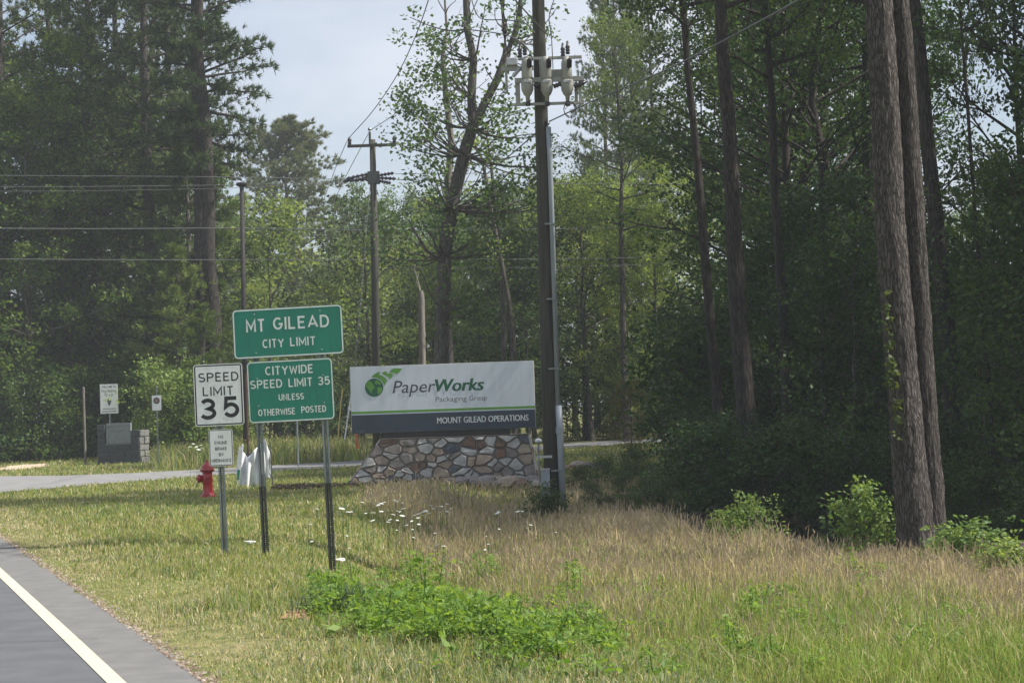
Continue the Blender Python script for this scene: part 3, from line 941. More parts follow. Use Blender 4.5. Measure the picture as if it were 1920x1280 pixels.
sol = fab.modifiers.new('thickness', 'SOLIDIFY'); sol.thickness = .004
fl = MB()
pts = [bl(449, 836), bl(456, 836), bl(452, 880), bl(446, 914), bl(443, 880)]
fl.prism([(p.x, p.z) for p in pts], -.045, -.055)
fl.build('side_flap', M['cloth'], ban)
fl = MB().prism([(p.x, p.z) for p in (bl(446, 879), bl(451, 881), bl(449, 898), bl(444.5, 900))], -.056, -.060)
fl.build('green_print', M['cloth_green'], ban)

# ------------------------------------------------------------------ church stone monument and signs across the driveway
mq = P(222, 868, 72.0)
mon = thing('stone_monument', 'grey granite block monument with a recessed plaque below the white church sign', 'monument', (mq.x, mq.y, gz(mq.x, mq.y)), rad(-16))
mz = gz(mq.x, mq.y)
km = 72.0/F
def gblock(x0, x1, z0, z1, y0=0.0, y1=.75, m=None):
    g = .008
    mb = MB().box((x0+g, y0+random.uniform(-.012, .012), z0+g), (x1-g, y1, z1-g))
    return mb.build('block', m or M['granite'], mon, bevel=.015)
MW = 86*km
xL = -MW/2
MB().box((xL+.03, .03, -.2), (MW/2-.03, .72, .78)).build('core', M['mortar'], mon)
zc = [-.05, .24, .48, .72]
for r in range(3):
    cuts = [[0, .42, 1], [0, .30, .66, 1], [0, .5, .80, 1]][r]
    for a, b in zip(cuts[:-1], cuts[1:]):
        gblock(xL+MW*a, xL+MW*b, zc[r], zc[r+1])
zt = [.72, 1.0, 1.26, 1.50]
for r in range(3):
    gblock(xL, xL+MW*.19, zt[r], zt[r+1])
for r in range(2):
    gblock(xL+MW*.81, xL+MW, zt[r], zt[r+1])
for r, (a, b) in enumerate(((-.05, .24), (.24, .48), (.48, .72), (.72, 1.0), (1.0, 1.26))):
    for k in range(2):
        o = MB().box((MW/2-.006, .02+k*.37, a+.01), (MW/2+.06+random.uniform(-.02, .03), .37+k*.37, b-.01)).build('block', M['granite_pale'], mon, bevel=.02)  # rough side blocks, paler than the front: sunlight on this side put into the colour
MB().box((xL+MW*.195, -.02, .722), (xL+MW*.805, .5, .76)).build('ledge', M['granite_pale'], mon)
pq = MB().box((xL+MW*.20, .05, .765), (xL+MW*.80, .16, 1.53)).build('plaque', M['plaque'], mon, bevel=.01)
lettering('MOUNT', xL+MW*.5, 1.36, .62, .10, .047, M['grey_print'], pq, .01)
lettering('GILEAD', xL+MW*.5, 1.20, .62, .10, .047, M['grey_print'], pq, .01)

wq = P(206, 790, 74.5)
cz = gz(wq.x, wq.y)
chs = thing('church_sign', 'white church welcome sign on a post behind the granite monument', 'sign', (wq.x, wq.y, cz), rad(-3))
kw = 74.5/F
zt1, zb1 = P(206, 720, 74.5).z-cz, P(206, 775, 74.5).z-cz
MB().tube([(0, .03, -.2), (0, .03, zt1-.05)], .045, 8).build('post', M['galv'], chs)
cp = MB().box((-17*kw, -.03, zb1), (17*kw, -.005, zt1)).build('sign_panel', M['sign_white'], chs, bevel=.004)
hc = zt1-zb1
lettering('WELCOME TO', 0, zb1+hc*.88, .56, .085, -.032, M['letter_black'], cp, .012)
lettering('First Baptist', 0, zb1+hc*.735, .58, .10, -.032, M['letter_black'], cp, .006)
lettering('Church', 0, zb1+hc*.60, .34, .10, -.032, M['letter_black'], cp, .006)
MB().prism([(-.09, zb1+hc*.44), (-.05, zb1+hc*.47), (0, zb1+hc*.53), (.05, zb1+hc*.47), (.09, zb1+hc*.44), (.06, zb1+hc*.33), (.0, zb1+hc*.26), (-.05, zb1+hc*.33)], -.031, -.034).build('emblem', M['slate'], cp)
for zf, ww in ((.15, .52), (.06, .56)):
    MB().box((-ww/2, -.033, zb1+hc*zf), (ww/2, -.0305, zb1+hc*zf+.03)).build('small_print', M['grey_print'], cp)

nq = P(297, 873, 66.0)
nzb = gz(nq.x, nq.y)
nw = thing('roadside_notice', 'small white notice with a dark round emblem on a thin post', 'sign', (nq.x, nq.y, nzb), rad(-4))
kn = 66.0/F
MB().box((-.022, .0, -.3), (.022, .03, P(294, 724, 66).z-nzb)).build('post', M['galv'], nw)
zc1 = P(294, 755, 66).z-nzb
npn = MB().box((-8.8*kn, -.012, zc1-14*kn), (8.8*kn, -.002, zc1+14*kn)).build('sign_panel', M['sign_white'], nw)
mt = Matrix.Translation((0, -.013, zc1+4.2*kn)) @ Matrix.Rotation(math.pi/2, 4, 'X')
MB().lathe([(6.2*kn, 0), (6.2*kn, .003)], 20, mt).build('emblem', mat('dark_brown_print', (.07, .05, .05), None, 9, .6), npn)
MB().lathe([(4.0*kn, .0032), (4.0*kn, .005)], 16, mt).build('emblem_centre', mat('tan_print', (.22, .17, .14), None, 9, .6), npn)

# plain posts
def simple_post(name, label, cat, px, py, ptop, d, r, m, n=8, square=False):
    b = P(px, py, d); t = P(px, ptop, d)
    z0 = gz(b.x, b.y)
    o = thing(name, label, cat, (b.x, b.y, z0))
    tt = P(px-(py-ptop)*.036, ptop, d)
    mb = MB()
    mb.tube([(0, 0, -.3), (0, 0, tt.z-z0)], r, n)
    return o, mb.build('shaft', m, o), tt.z-z0
o, s_, zt_ = simple_post('wooden_post', 'bare grey wooden post standing in the grass near the granite monument', 'post', 160, 858, 728, 73, .045, M['dead_wood'])
MB().lathe([(.05, zt_+.001), (.05, zt_+.03), (.02, zt_+.05)], 8).build('post_cap', M['galv'], o)
o, s_, zt_ = simple_post('rusty_post', 'short rusty steel post with a base plate behind the speed signs', 'post', 465, 840, 690, 56, .035, M['rust'])
MB().box((-.14, -.1, zt_), (.14, .1, zt_+.04)).build('top_plate', M['rust'], o)
MB().box((-.13, -.13, .55), (.13, .13, .62)).build('collar_plate', M['dark_steel'], o)
o, s_, zt_ = simple_post('marker_post', 'thin grey marker post at the far edge of the driveway behind the green signs', 'post', 559, 866, 770, 62, .03, M['galv'])
MB().lathe([(.04, zt_+.001), (.04, zt_+.02)], 8).build('post_cap', M['dark_steel'], o)
def stake(label, a, b, d, r, m, name='marker_stake', cat='marker'):
    pa, pb = P(*a, d), P(*b, d)
    o = thing(name, label, cat, (pb.x, pb.y, pb.z))
    MB().tube([(0, 0, -.15), pa-pb], r, 7).build('rod', m, o)
    return o
stake('yellow guy wire guard slanting beside the company sign', (642, 728), (633, 815), 64, .022, M['yellow'], 'guy_wire_guard', 'cable guard')
stake('white guy wire guard slanting closest to the company sign edge', (661, 722), (646, 815), 63, .024, M['cloth'], 'guy_wire_guard', 'cable guard')
stake('orange marker stake behind the lower corner of the company sign', (668, 812), (670, 832), 60, .04, M['orange'])

# ------------------------------------------------------------------ utility poles
DP = 37.0
ub = P(1048, 965, DP)
uz = gz(ub.x, ub.y)
up_ = thing('utility_pole', 'near wooden utility pole carrying grey reclosers and a grey conduit', 'utility pole', (ub.x, ub.y, uz))
def ul(px, py, dy=0.0):
    q = P(px, py, DP); return Vector((q.x-ub.x, dy, q.z-uz))
pt = ul(1009, 0); pb_ = ul(1036, 965)
ptx = pt+(pt-pb_)*.32
kp = DP/F
MB().tube([pb_+Vector((0, 0, -.6)), pb_.lerp(pt, .3), pb_.lerp(pt, .7), pt, ptx], [.15, .145, .13, .122, .11], 16).build('pole', M['pole'], up_, True)
cdt = [ul(1056, 966, -.12)+Vector((0, 0, -.2)), ul(1050, 820, -.12), ul(1047, 760, -.12)]
MB().tube(cdt, .066, 12).build('conduit', M['pvc'], up_, True)
MB().tube([ul(1046.6, 770, -.12), ul(1031, 305, -.12), ul(1028, 240, -.12)], .05, 12).build('conduit', M['pvc'], up_, True)
MB().tube([ul(1050, 806, -.12), ul(1049.5, 812, -.12), ul(1049, 800, -.12)], .08, 12).build('coupling', M['pvc'], up_)
for py in (420, 560, 690, 880):
    q = ul(1036-(880-py)*.026, py, -.14)
    MB().box((q.x-.03, -.20, q.z-.03), (q.x+.17, .0, q.z+.0)).build('conduit_strap', M['galv'], up_)
ms = ul(1024, 0); 
mb_t, mb_b = ul(1024, 880), ul(1026, 948)
mbx = MB().box((mb_t.x-.10, -.30, mb_b.z), (mb_t.x+.06, -.13, mb_t.z)).build('meter_box', M['pvc'], up_, bevel=.01)
MB().box((mb_t.x-.11, -.31, mb_t.z+.002), (mb_t.x+.07, -.12, mb_t.z+.03)).build('box_lid', M['alum'], mbx)
MB().box((mb_t.x-.18, -.16, ul(1020, 858).z), (mb_t.x+.12, -.12, ul(1020, 858).z+.05)).build('bracket', M['alum'], up_)
MB().box((mb_t.x-.12, -.325, mb_b.z+.12), (mb_t.x+.10, -.28, mb_b.z+.16)).build('bracket', M['alum'], up_)
# recloser rack
def hbar(px0, px1, py, dy, hgt=.08, dep=.07, m=None, name='rack_beam'):
    a, b = ul(px0, py), ul(px1, py)
    z = (a.z+b.z)/2
    return MB().box((a.x, dy-dep/2, z-hgt/2), (b.x, dy+dep/2, z+hgt/2)).build(name, m or M['tank'], up_)
def vbar(px, py0, py1, dy, w=.07, m=None, name='rack_upright'):
    a, b = ul(px, py0), ul(px, py1)
    return MB().box((a.x-w/2, dy-w/2, b.z), (a.x+w/2, dy+w/2, a.z)).build(name, m or M['tank'], up_)
hbar(972, 1090, 113, -.22, .05); hbar(965, 1094, 154, -.28, .09); hbar(962, 1094, 198, -.22, .05)
hbar(940, 1000, 132, -.20, .09); hbar(1024, 1058, 141, -.2, .14, .05, name='rack_plate')
vbar(970, 152, 199, -.2, .09); vbar(1079, 158, 197, -.16, .06); vbar(1086, 150, 194, -.22, .05); vbar(949, 134, 178, -.2, .05); vbar(1013, 112, 150, -.22, .06)
a, b = ul(962, 148, -.24), ul(977, 130, -.24)
MB().tube([a, b], .04, 6).build('brace', M['alum'], up_)
q = ul(960, 121)
bxm = MB().box((q.x-.11, -.30, q.z-.07), (q.x+.11, -.12, q.z+.08)).build('control_box', M['alum'], up_, bevel=.02)
for pxr in (988, 1024, 1062):
    rt, rm, rb = ul(pxr, 115), ul(pxr, 153), ul(pxr, 181)
    x = ul(pxr, 150).x
    tk = MB().lathe([(.085, rm.z-.02), (.105, rm.z+.02), (.10, rm.z+.30), (.085, rt.z-.03), (.06, rt.z), (.05, rt.z+.03)], 14, Matrix.Translation((x, -.32, 0))).build('recloser', M['tank'], up_, True)
    MB().lathe([(.035, rb.z-.15), (.045, rb.z-.05), (.075, rb.z-.02), (.115, rb.z+.07), (.125, rm.z-.06), (.11, rm.z-.025)], 14, Matrix.Translation((x, -.32, 0))).build('tank', M['tank'], tk, True)
    MB().lathe([(.04, rb.z-.24), (.05, rb.z-.22), (.045, rb.z-.155)], 10, Matrix.Translation((x, -.32, 0))).build('bushing', M['insul'], tk)
    zb = ul(pxr, 132).z
    pr = [(.03, 0)]
    for k in range(4): pr += [(.055, .02+k*.055), (.032, .045+k*.055)]
    pr += [(.02, .26)]
    MB().lathe(pr, 10, Matrix.Translation((x+.05, -.40, zb)) @ Matrix.Rotation(rad(62), 4, 'X')).build('bushing', M['insul'], tk, True)
    MB().lathe(pr, 10, Matrix.Translation((x+.13, -.30, ul(pxr, 168).z)) @ Matrix.Rotation(rad(70), 4, 'Y')).build('bushing', M['insul'], tk, True)
    MB().box((x-.07, -.455, rm.z-.09), (x+.07, -.437, rm.z-.05)).build('name_plate', M['alum'], tk)
for px, py in ((975, 100), (984, 96), (1055, 98), (1064, 94)):
    q = ul(px, py+12)
    pr = [(.025, 0)]
    for k in range(3): pr += [(.05, .02+k*.06), (.03, .05+k*.06)]
    MB().lathe(pr+[(.018, .26)], 10, Matrix.Translation((q.x, -.22, q.z))).build('arrester', M['insul'], up_, True)
for k in range(3):
    c = ul(1067, 208)
    R_ = .135+.012*k
    pts = [Vector((c.x+R_*.8*math.cos(t)+.01*k, -.22-.02*k, c.z+R_*math.sin(t)-.01*k)) for t in np.linspace(0, 2*math.pi, 25)]
    MB().tube(pts, .009, 6).build('cable_coil', M['wire'], up_)
vq = P(1012, 905, 41.5)
vp = thing('vent_pipe', 'thin pipe with a white domed cap beside the stone base', 'pipe', (vq.x, vq.y, gz(vq.x, vq.y)))
zz_ = P(1011, 826, 41.5).z-gz(vq.x, vq.y)
MB().tube([(0, 0, -.2), (0, 0, zz_-.02)], .022, 8).build('pipe', M['galv'], vp)
MB().lathe([(.055, zz_-.04), (.08, zz_-.02), (.075, zz_+.02), (.03, zz_+.05)], 12).build('cap', M['cloth'], vp, True)

DF = 80.0
fq = P(705, 840, DF)
fz = gz(fq.x, fq.y)
fp = thing('power_pole', 'tall distant power pole with a crossarm behind the company sign', 'utility pole', (fq.x, fq.y, fz))
def pl(px, py, dy=0.0):
    q = P(px, py, DF); return Vector((q.x-fq.x, dy, q.z-fz))
kf = DF/F
MB().tube([pl(706, 840)+Vector((0, 0, -.5)), pl(703, 500), pl(698.5, 262)], [.17, .16, .12], 12).build('pole', M['pole'], fp, True)
MB().tube([pl(694.5, 272, -.14), pl(693.5, 248, -.14)], .05, 8).build('ridge_pin', M['pole'], fp)
a, b = pl(652, 275, -.16), pl(743, 270, -.16)
MB().box((a.x, -.21, a.z-.07), (b.x, -.12, a.z+.05)).build('crossarm', M['pole'], fp)
for px in (656, 740):
    q = pl(px, 268)
    MB().lathe([(.05, 0), (.09, .06), (.06, .12), (.10, .18), (.07, .24), (.05, .30)], 10, Matrix.Translation((q.x, -.165, a.z+.052))).build('insulator', M['insul'], fp, True)
q = pl(693.5, 246)
MB().lathe([(.05, 0), (.08, .05), (.04, .12)], 10, Matrix.Translation((q.x, -.14, q.z))).build('insulator', M['insul'], fp)
def string(a, b, n=5):
    mb = MB(); d = (b-a); l = d.length; m_ = Matrix.Translation(a) @ d.to_track_quat('Z', 'Y').to_matrix().to_4x4()
    pr = [(.03, 0)]
    for k in range(n): pr += [(.085, l*(k+.35)/n), (.035, l*(k+.8)/n)]
    mb.lathe(pr+[(.02, l)], 8, m_)
    return mb.build('insulator_string', M['insul'], fp, True)
for a_, b_ in (((690, 327), (650, 337)), ((692, 337), (644, 341)), ((693, 330), (668, 341)), ((708, 330), (740, 326)), ((708, 334), (744, 337)), ((712, 340), (734, 345))):
    string(pl(*a_, -.1), pl(*b_, -.3))
MB().box((pl(690, 340).x, -.18, pl(700, 345).z), (pl(712, 340).x, .18, pl(700, 322).z)).build('dead_end_plate', M['dark_steel'], fp)
tq = [pl(709, 520), pl(722, 506, -.2), pl(740, 502, -.3)]
MB().tube(tq, .03, 6).build('riser_cable', M['wire'], fp)

lq = P(461, 850, 74)
lz = gz(lq.x, lq.y)
lp = thing('lamp_post', 'dark lamp post with a flat round head above the green sign', 'lamp post', (lq.x, lq.y, lz))
def ll_(px, py): q = P(px, py, 74); return Vector((q.x-lq.x, 0, q.z-lz))
MB().tube([Vector((0, 0, -.3)), ll_(453.5, 352)], [.105, .085], 10).build('column', M['lamp_black'], lp, True)
q = ll_(453, 350)
MB().lathe([(.09, -.02), (.21, .05), (.22, .11), (.20, .15), (.06, .17)], 16, Matrix.Translation(q)).build('lamp_head', M['lamp_black'], lp, True)
sq = P(478, 850, 105)
sp = thing('small_pole', 'short dark service pole beyond the lamp post', 'utility pole', (sq.x, sq.y, gz(sq.x, sq.y)))
q = P(473.5, 490, 105)-sq
MB().tube([(0, 0, -.4), (q.x, 0, q.z)], .14, 8).build('pole', M['pole'], sp)
MB().box((q.x-.3, -.1, q.z-.95), (q.x+.3, .1, q.z-.85)).build('bracket', M['galv'], sp)

# ------------------------------------------------------------------ cables
def cable(label, pts, r=.012, m=None, group=None):
    ps = [P(*p) for p in pts]
    n_ = len(ps); out = []
    arr = np.array([tuple(p) for p in ps]); t = np.linspace(0, n_-1, (n_-1)*6+1)
    # smooth interpolation (Catmull-Rom)
    ext = np.vstack([2*arr[0]-arr[1], arr, 2*arr[-1]-arr[-2]])
    for tt in t:
        k = min(int(tt), n_-2); f = tt-k
        p0, p1, p2, p3 = ext[k], ext[k+1], ext[k+2], ext[k+3]
        out.append(.5*((2*p1)+(p2-p0)*f+(2*p0-5*p1+4*p2-p3)*f*f+(3*p1-p0-3*p2+p3)*f**3))
    V, Q = tube_np(np.array(out), r*.95, 5)
    return tag(link('cable', mesh_np('cable', V, [Q], smooth=True), m or M['wire']), label, 'cable', group)
cable('steep sagging cable rising from the crossarm end of the distant power pole', [(655, 258, 80), (700, 207, 74), (745, 140, 68), (780, 66, 62), (806, -8, 57), (830, -90, 52)], .018)
cable('cable rising from the top pin of the distant power pole through the leaning tree', [(694, 245, 80), (750, 206, 74), (815, 138, 68), (866, 60, 62), (900, -10, 58)], .016)
cable('cable dropping away from the crossarm end beside the round pine', [(650, 266, 80), (632, 308, 88), (616, 350, 98), (600, 392, 110)], .016)
cable('cable dropping away behind the distant power pole top', [(690, 252, 80), (655, 318, 90), (636, 356, 100), (618, 398, 112)], .016)
hg = 'level wires running to the distant power pole'
cable('topmost level wire crossing the dark pines at the side of the photo', [(-60, 329, 72), (150, 330, 74), (420, 332, 77), (650, 336, 80)], .012, M['wire_pale'])
cable('second level wire just below the topmost across the dark pines', [(-60, 350, 72), (150, 350, 74), (420, 347, 77), (644, 341, 80)], .012, M['wire_pale'])
cable('third level wire closely below the second across the dark pines', [(-60, 359, 72), (150, 358, 74), (420, 353, 77), (668, 341, 80)], .010, M['wire_pale'])
cable('thick level wire crossing the pines halfway above the green signs', [(-60, 428, 72), (200, 429, 75), (450, 428, 78), (702, 432, 80)], .018, M['wire_pale'])
cable('lowest level wire crossing the pines above the green signs', [(-60, 485, 72), (200, 487, 75), (450, 487, 78), (704, 487, 80)], .015, M['wire_pale'])
cable('upper level wire leaving the distant power pole toward the dark wood', [(740, 326, 80), (900, 325, 80), (1080, 325, 82), (1300, 318, 84)], .012, M['wire_pale'])
cable('lower bright level wire leaving the distant power pole toward the dark wood', [(744, 337, 80), (900, 341, 80), (1080, 345, 82), (1300, 346, 84)], .018, M['wire_pale'])
cable('level wire leaving the distant power pole at half height', [(706, 431, 80), (900, 430, 80), (1100, 428, 82), (1300, 420, 84)], .012, M['wire_pale'])
cable('level wire leaving the distant power pole just above the bent riser', [(706, 487, 80), (900, 486, 80), (1100, 485, 82), (1300, 480, 84)], .012, M['wire_pale'])
cable('level wire joining the bent riser of the distant power pole', [(740, 502, 80), (900, 502, 80), (1100, 500, 82), (1300, 492, 84)], .012, M['wire_pale'])
cable('sagging service cable between the distant power pole and near utility pole', [(705, 400, 80), (770, 401, 72), (850, 372, 62), (930, 312, 50), (1000, 254, 40), (1022, 233, 37.2)], .016)
cable('pale cable climbing from the near utility pole across the dark wood', [(1030, 228, 36.9), (1120, 186, 33), (1250, 131, 29), (1400, 54, 25), (1520, -12, 22), (1600, -55, 20)], .014, M['wire_pale'])
cable('pale cable slanting down onto the near utility pole above the reclosers', [(930, -40, 33), (966, 0, 34), (1000, 38, 35.5), (1022, 62, 36.8)], .015, M['wire_pale'])
cable('looped black jumper wire hanging across the leaning tree limbs', [(880, -20, 37), (890, 18, 37), (905, 36, 37), (950, 38, 37), (985, 44, 36.8), (1003, 62, 36.8)], .012)
cable('dark jumper curving down to the recloser rack', [(868, 40, 36.8), (880, 55, 36.8), (915, 60, 36.8), (955, 68, 36.7), (985, 86, 36.6), (1000, 112, 36.65)], .012)
cable('black drop wire from above to the recloser bushing', [(1046, -20, 36.5), (1030, 30, 36.5), (1034, 70, 36.5), (1037, 130, 36.55)], .010)
cable('thin guy wire from the distant power pole down to the yellow and white guards', [(694, 345, 79.8), (680, 520, 74), (668, 650, 68), (660, 730, 64)], .010, M['wire_pale'])
cable('thin service wire from the small pole toward the round pine', [(474, 520, 104), (500, 512, 104), (540, 508, 108), (590, 495, 112)], .016, M['wire_pale'])

# ------------------------------------------------------------------ trees
def leaf_quads(cen, rng, L_, W_, up=0.35, droop=0.0):
    n = len(cen)
    nrm = rng.normal(0, 1, (n, 3)); nrm[:, 2] = np.abs(nrm[:, 2])+up
    nrm /= np.linalg.norm(nrm, axis=1, keepdims=True)
    t = rng.normal(0, 1, (n, 3)); t[:, 2] -= droop
    t -= nrm*np.sum(t*nrm, 1, keepdims=True); t /= np.linalg.norm(t, axis=1, keepdims=True)+1e-9
    b = np.cross(nrm, t)
    l = (L_*rng.uniform(.65, 1.25, n))[:, None]*.5; w = (W_*rng.uniform(.65, 1.25, n))[:, None]*.5
    V = np.stack([cen-t*l, cen+b*w-t*l*.15, cen+t*l, cen-b*w-t*l*.15], 1).reshape(-1, 3)
    tint = np.repeat(np.clip(rng.normal(.45, .28, n), 0, 1), 4)
    return V, np.arange(4*n).reshape(-1, 4), tint

def crown_from(clusters, rng, per, rad_, L_, W_, name, flat=.65, up=.35, droop=.2):
    cl_ = np.repeat(np.array(clusters), per, 0)
    n = len(cl_)
    off = rng.normal(0, 1, (n, 3)); off /= np.linalg.norm(off, axis=1, keepdims=True)
    off *= (rng.uniform(0, 1, n)**.45)[:, None]*rad_
    off[:, 2] *= flat
    cv = np.repeat(rng.normal(0, .26, len(clusters)), per)
    V, Q, t = leaf_quads(cl_+off, rng, L_, W_, up, droop)
    t = np.clip(t+np.repeat(cv, 4), 0, 1)
    return mesh_np(name, V, [Q], attr=t)

def broadleaf(name, seed, H, r0, cb, R_, nl, per, leaf, clr=.75, subs=3, sides=9, droop=.2, wander=.012, base_flare=1.25):
    rng = np.random.default_rng(seed)
    n = 11
    zs_ = np.linspace(0, H*.93, n)
    w = np.cumsum(rng.normal(0, wander*H, (n, 2)), 0); w -= w[0]; w[:, :] *= np.linspace(.1, 1, n)[:, None]
    spine = np.column_stack([w, zs_])
    rr_ = r0*(1-.9*np.linspace(0, 1, n)**1.1); rr_[0] *= base_flare
    tubes = [(spine, rr_, sides)]
    clusters = []
    for i in range(nl):
        t = cb+(.97-cb)*((i+rng.uniform(.1, .9))/nl)
        z = t*H
        p0 = np.array([np.interp(z, zs_, spine[:, k]) for k in range(3)])
        tn = (t-cb)/(1-cb)
        az = i*2.399+rng.uniform(-.4, .4)
        el = rad(8+50*tn+rng.uniform(-12, 12))
        ln_ = R_*(max(math.sin(math.pi*(.16+.80*tn)), .15))**.7*rng.uniform(.75, 1.15)
        d = np.array([math.cos(az)*math.cos(el), math.sin(az)*math.cos(el), math.sin(el)])
        s = np.linspace(0, 1, 6)[:, None]
        pts = p0+d*ln_*s+np.array([0, 0, 1])*(.10*ln_*s**2)+np.cumsum(rng.normal(0, .03*ln_, (6, 3)), 0)*s
        lr = max(.02, np.interp(z, zs_, rr_)*.45)
        tubes.append((pts, lr*(1-.8*s[:, 0]), 5))
        for q in (.45, .62, .8, .96):
            clusters.append(np.array([np.interp(q*5, range(6), pts[:, k]) for k in range(3)])+rng.normal(0, .25, 3))
        for k in range(subs):
            q = rng.uniform(.3, .85)
            b0 = np.array([np.interp(q*5, range(6), pts[:, j]) for j in range(3)])
            a2 = az+rng.choice([-1, 1])*rng.uniform(.5, 1.1); e2 = el+rng.uniform(-.3, .5)
            d2 = np.array([math.cos(a2)*math.cos(e2), math.sin(a2)*math.cos(e2), math.sin(e2)])
            l2 = ln_*rng.uniform(.3, .55)
            s2 = np.linspace(0, 1, 4)[:, None]
            pp = b0+d2*l2*s2+rng.normal(0, .03*l2, (4, 3))*s2
            tubes.append((pp, lr*.45*(1-.75*s2[:, 0]), 4))
            for q2 in (.5, 1.0):
                clusters.append(b0+d2*l2*q2+rng.normal(0, .2, 3))
    Vt, Qt = join_tubes(tubes)
    tm = mesh_np(name+'_trunk', Vt, [Qt], smooth=True)
    cm = crown_from(clusters, rng, per, clr, leaf, leaf*.62, name+'_crown', droop=droop)
    return tm, cm

def needle_tufts(cen, dirs, rng, per, ln_, wd):
    n = len(cen)
    c = np.repeat(cen, per, 0); d = np.repeat(dirs, per, 0)
    v = rng.normal(0, .62, c.shape)+d
    v /= np.linalg.norm(v, axis=1, keepdims=True)+1e-9
    l = (ln_*rng.uniform(.7, 1.2, len(c)))[:, None]
    s = np.cross(v, rng.normal(0, 1, c.shape)); s /= np.linalg.norm(s, axis=1, keepdims=True)+1e-9
    b = c+rng.normal(0, .03, c.shape)
    V = np.stack([b-s*wd*.5, b+s*wd*.5, b+v*l], 1).reshape(-1, 3)
    t = np.clip(np.repeat(np.repeat(rng.normal(.42, .28, n), per)+rng.normal(0, .18, len(c)), 3), 0, 1)
    return V, np.arange(3*len(c)).reshape(-1, 3), t

def pine(name, seed, H, r0, cb, R_, nl, tufts, per, ln_, wd, top_round=.55, sides=10, wander=.004, stubs=0):
    rng = np.random.default_rng(seed)
    n = 12
    zs_ = np.linspace(0, H, n)
    w = np.cumsum(rng.normal(0, wander*H, (n, 2)), 0); w -= w[0]
    spine = np.column_stack([w, zs_])
    rr_ = r0*(1-.88*np.linspace(0, 1, n)**1.25); rr_[0] *= 1.15
    tubes = [(spine, rr_, sides)]
    cen, dirs = [], []
    for i in range(nl):
        t = cb+(.99-cb)*((i+rng.uniform(0, 1))/nl)
        z = t*H; tn = (t-cb)/(1-cb)
        p0 = np.array([np.interp(z, zs_, spine[:, k]) for k in range(3)])
        az = i*2.399+rng.uniform(-.5, .5); el = rad(-6+55*tn**1.3+rng.uniform(-10, 14))
        ln2 = R_*(max(1e-3, (1-tn**2.2))**.5*(1-top_round)+top_round*max(.12, math.sin(math.pi*(.2+.78*tn)))**.7)*rng.uniform(.65, 1.12)
        d = np.array([math.cos(az)*math.cos(el), math.sin(az)*math.cos(el), math.sin(el)])
        s = np.linspace(0, 1, 6)[:, None]
        pts = p0+d*ln2*s+np.array([0, 0, 1])*ln2*(.10*s-.05*s**2)*rng.uniform(-.6, 1.5)+np.cumsum(rng.normal(0, .03*ln2, (6, 3)), 0)*s
        lr = max(.018, np.interp(z, zs_, rr_)*.30)
        tubes.append((pts, lr*(1-.8*s[:, 0]), 4))
        for _ in range(tufts):
            q = rng.uniform(.32, 1.0)
            b0 = np.array([np.interp(q*5, range(6), pts[:, j]) for j in range(3)])
            o = rng.normal(0, 1, 3)*np.array([1, 1, .42])*ln2*.105*(1.25-q*.5)
            cen.append(b0+o); dd = d*.6+o/(np.linalg.norm(o)+1e-6)*.5+np.array([0, 0, .35]); dirs.append(dd)
    for i in range(stubs):
        z = rng.uniform(.4, .98)*cb*H
        p0 = np.array([np.interp(z, zs_, spine[:, k]) for k in range(3)])
        az = rng.uniform(0, 6.28); l = rng.uniform(.4, 1.8)
        s = np.linspace(0, 1, 4)[:, None]
        tubes.append((p0+np.array([math.cos(az), math.sin(az), -.15])*l*s+np.array([0, 0, -.1])*l*s**2, .03*(1-.6*s[:, 0]), 4))
    if sides >= 20:
        zf = np.linspace(0, H, 240)
        sp2 = np.column_stack([np.interp(zf, zs_, spine[:, k]) for k in range(3)])
        rf = np.interp(zf, zs_, rr_)*(1+.10*np.exp(-zf/.35))
        V2, Q2 = tube_np(sp2, rf, 56)
        c2 = np.repeat(sp2, 56, 0); dr = V2-c2
        amp = np.array([noise.noise(Vector((v[0]*13, v[1]*13, v[2]*2.2)))*.5+noise.noise(Vector((v[0]*30, v[1]*30, v[2]*7)))*.5 for v in V2])
        V2 = V2+dr/np.linalg.norm(dr, axis=1, keepdims=True)*(amp*.042)[:, None]
        Vt, Qt = join_tubes(tubes[1:]); Vt, Qt = np.concatenate([V2, Vt]), np.concatenate([Q2, Qt+len(V2)])
    else:
        Vt, Qt = join_tubes(tubes)
    tm = mesh_np(name+'_trunk', Vt, [Qt], smooth=True)
    V, T_, t = needle_tufts(np.array(cen), np.array(dirs), rng, per, ln_, wd)
    return tm, mesh_np(name+'_crown', V, [T_], attr=t)

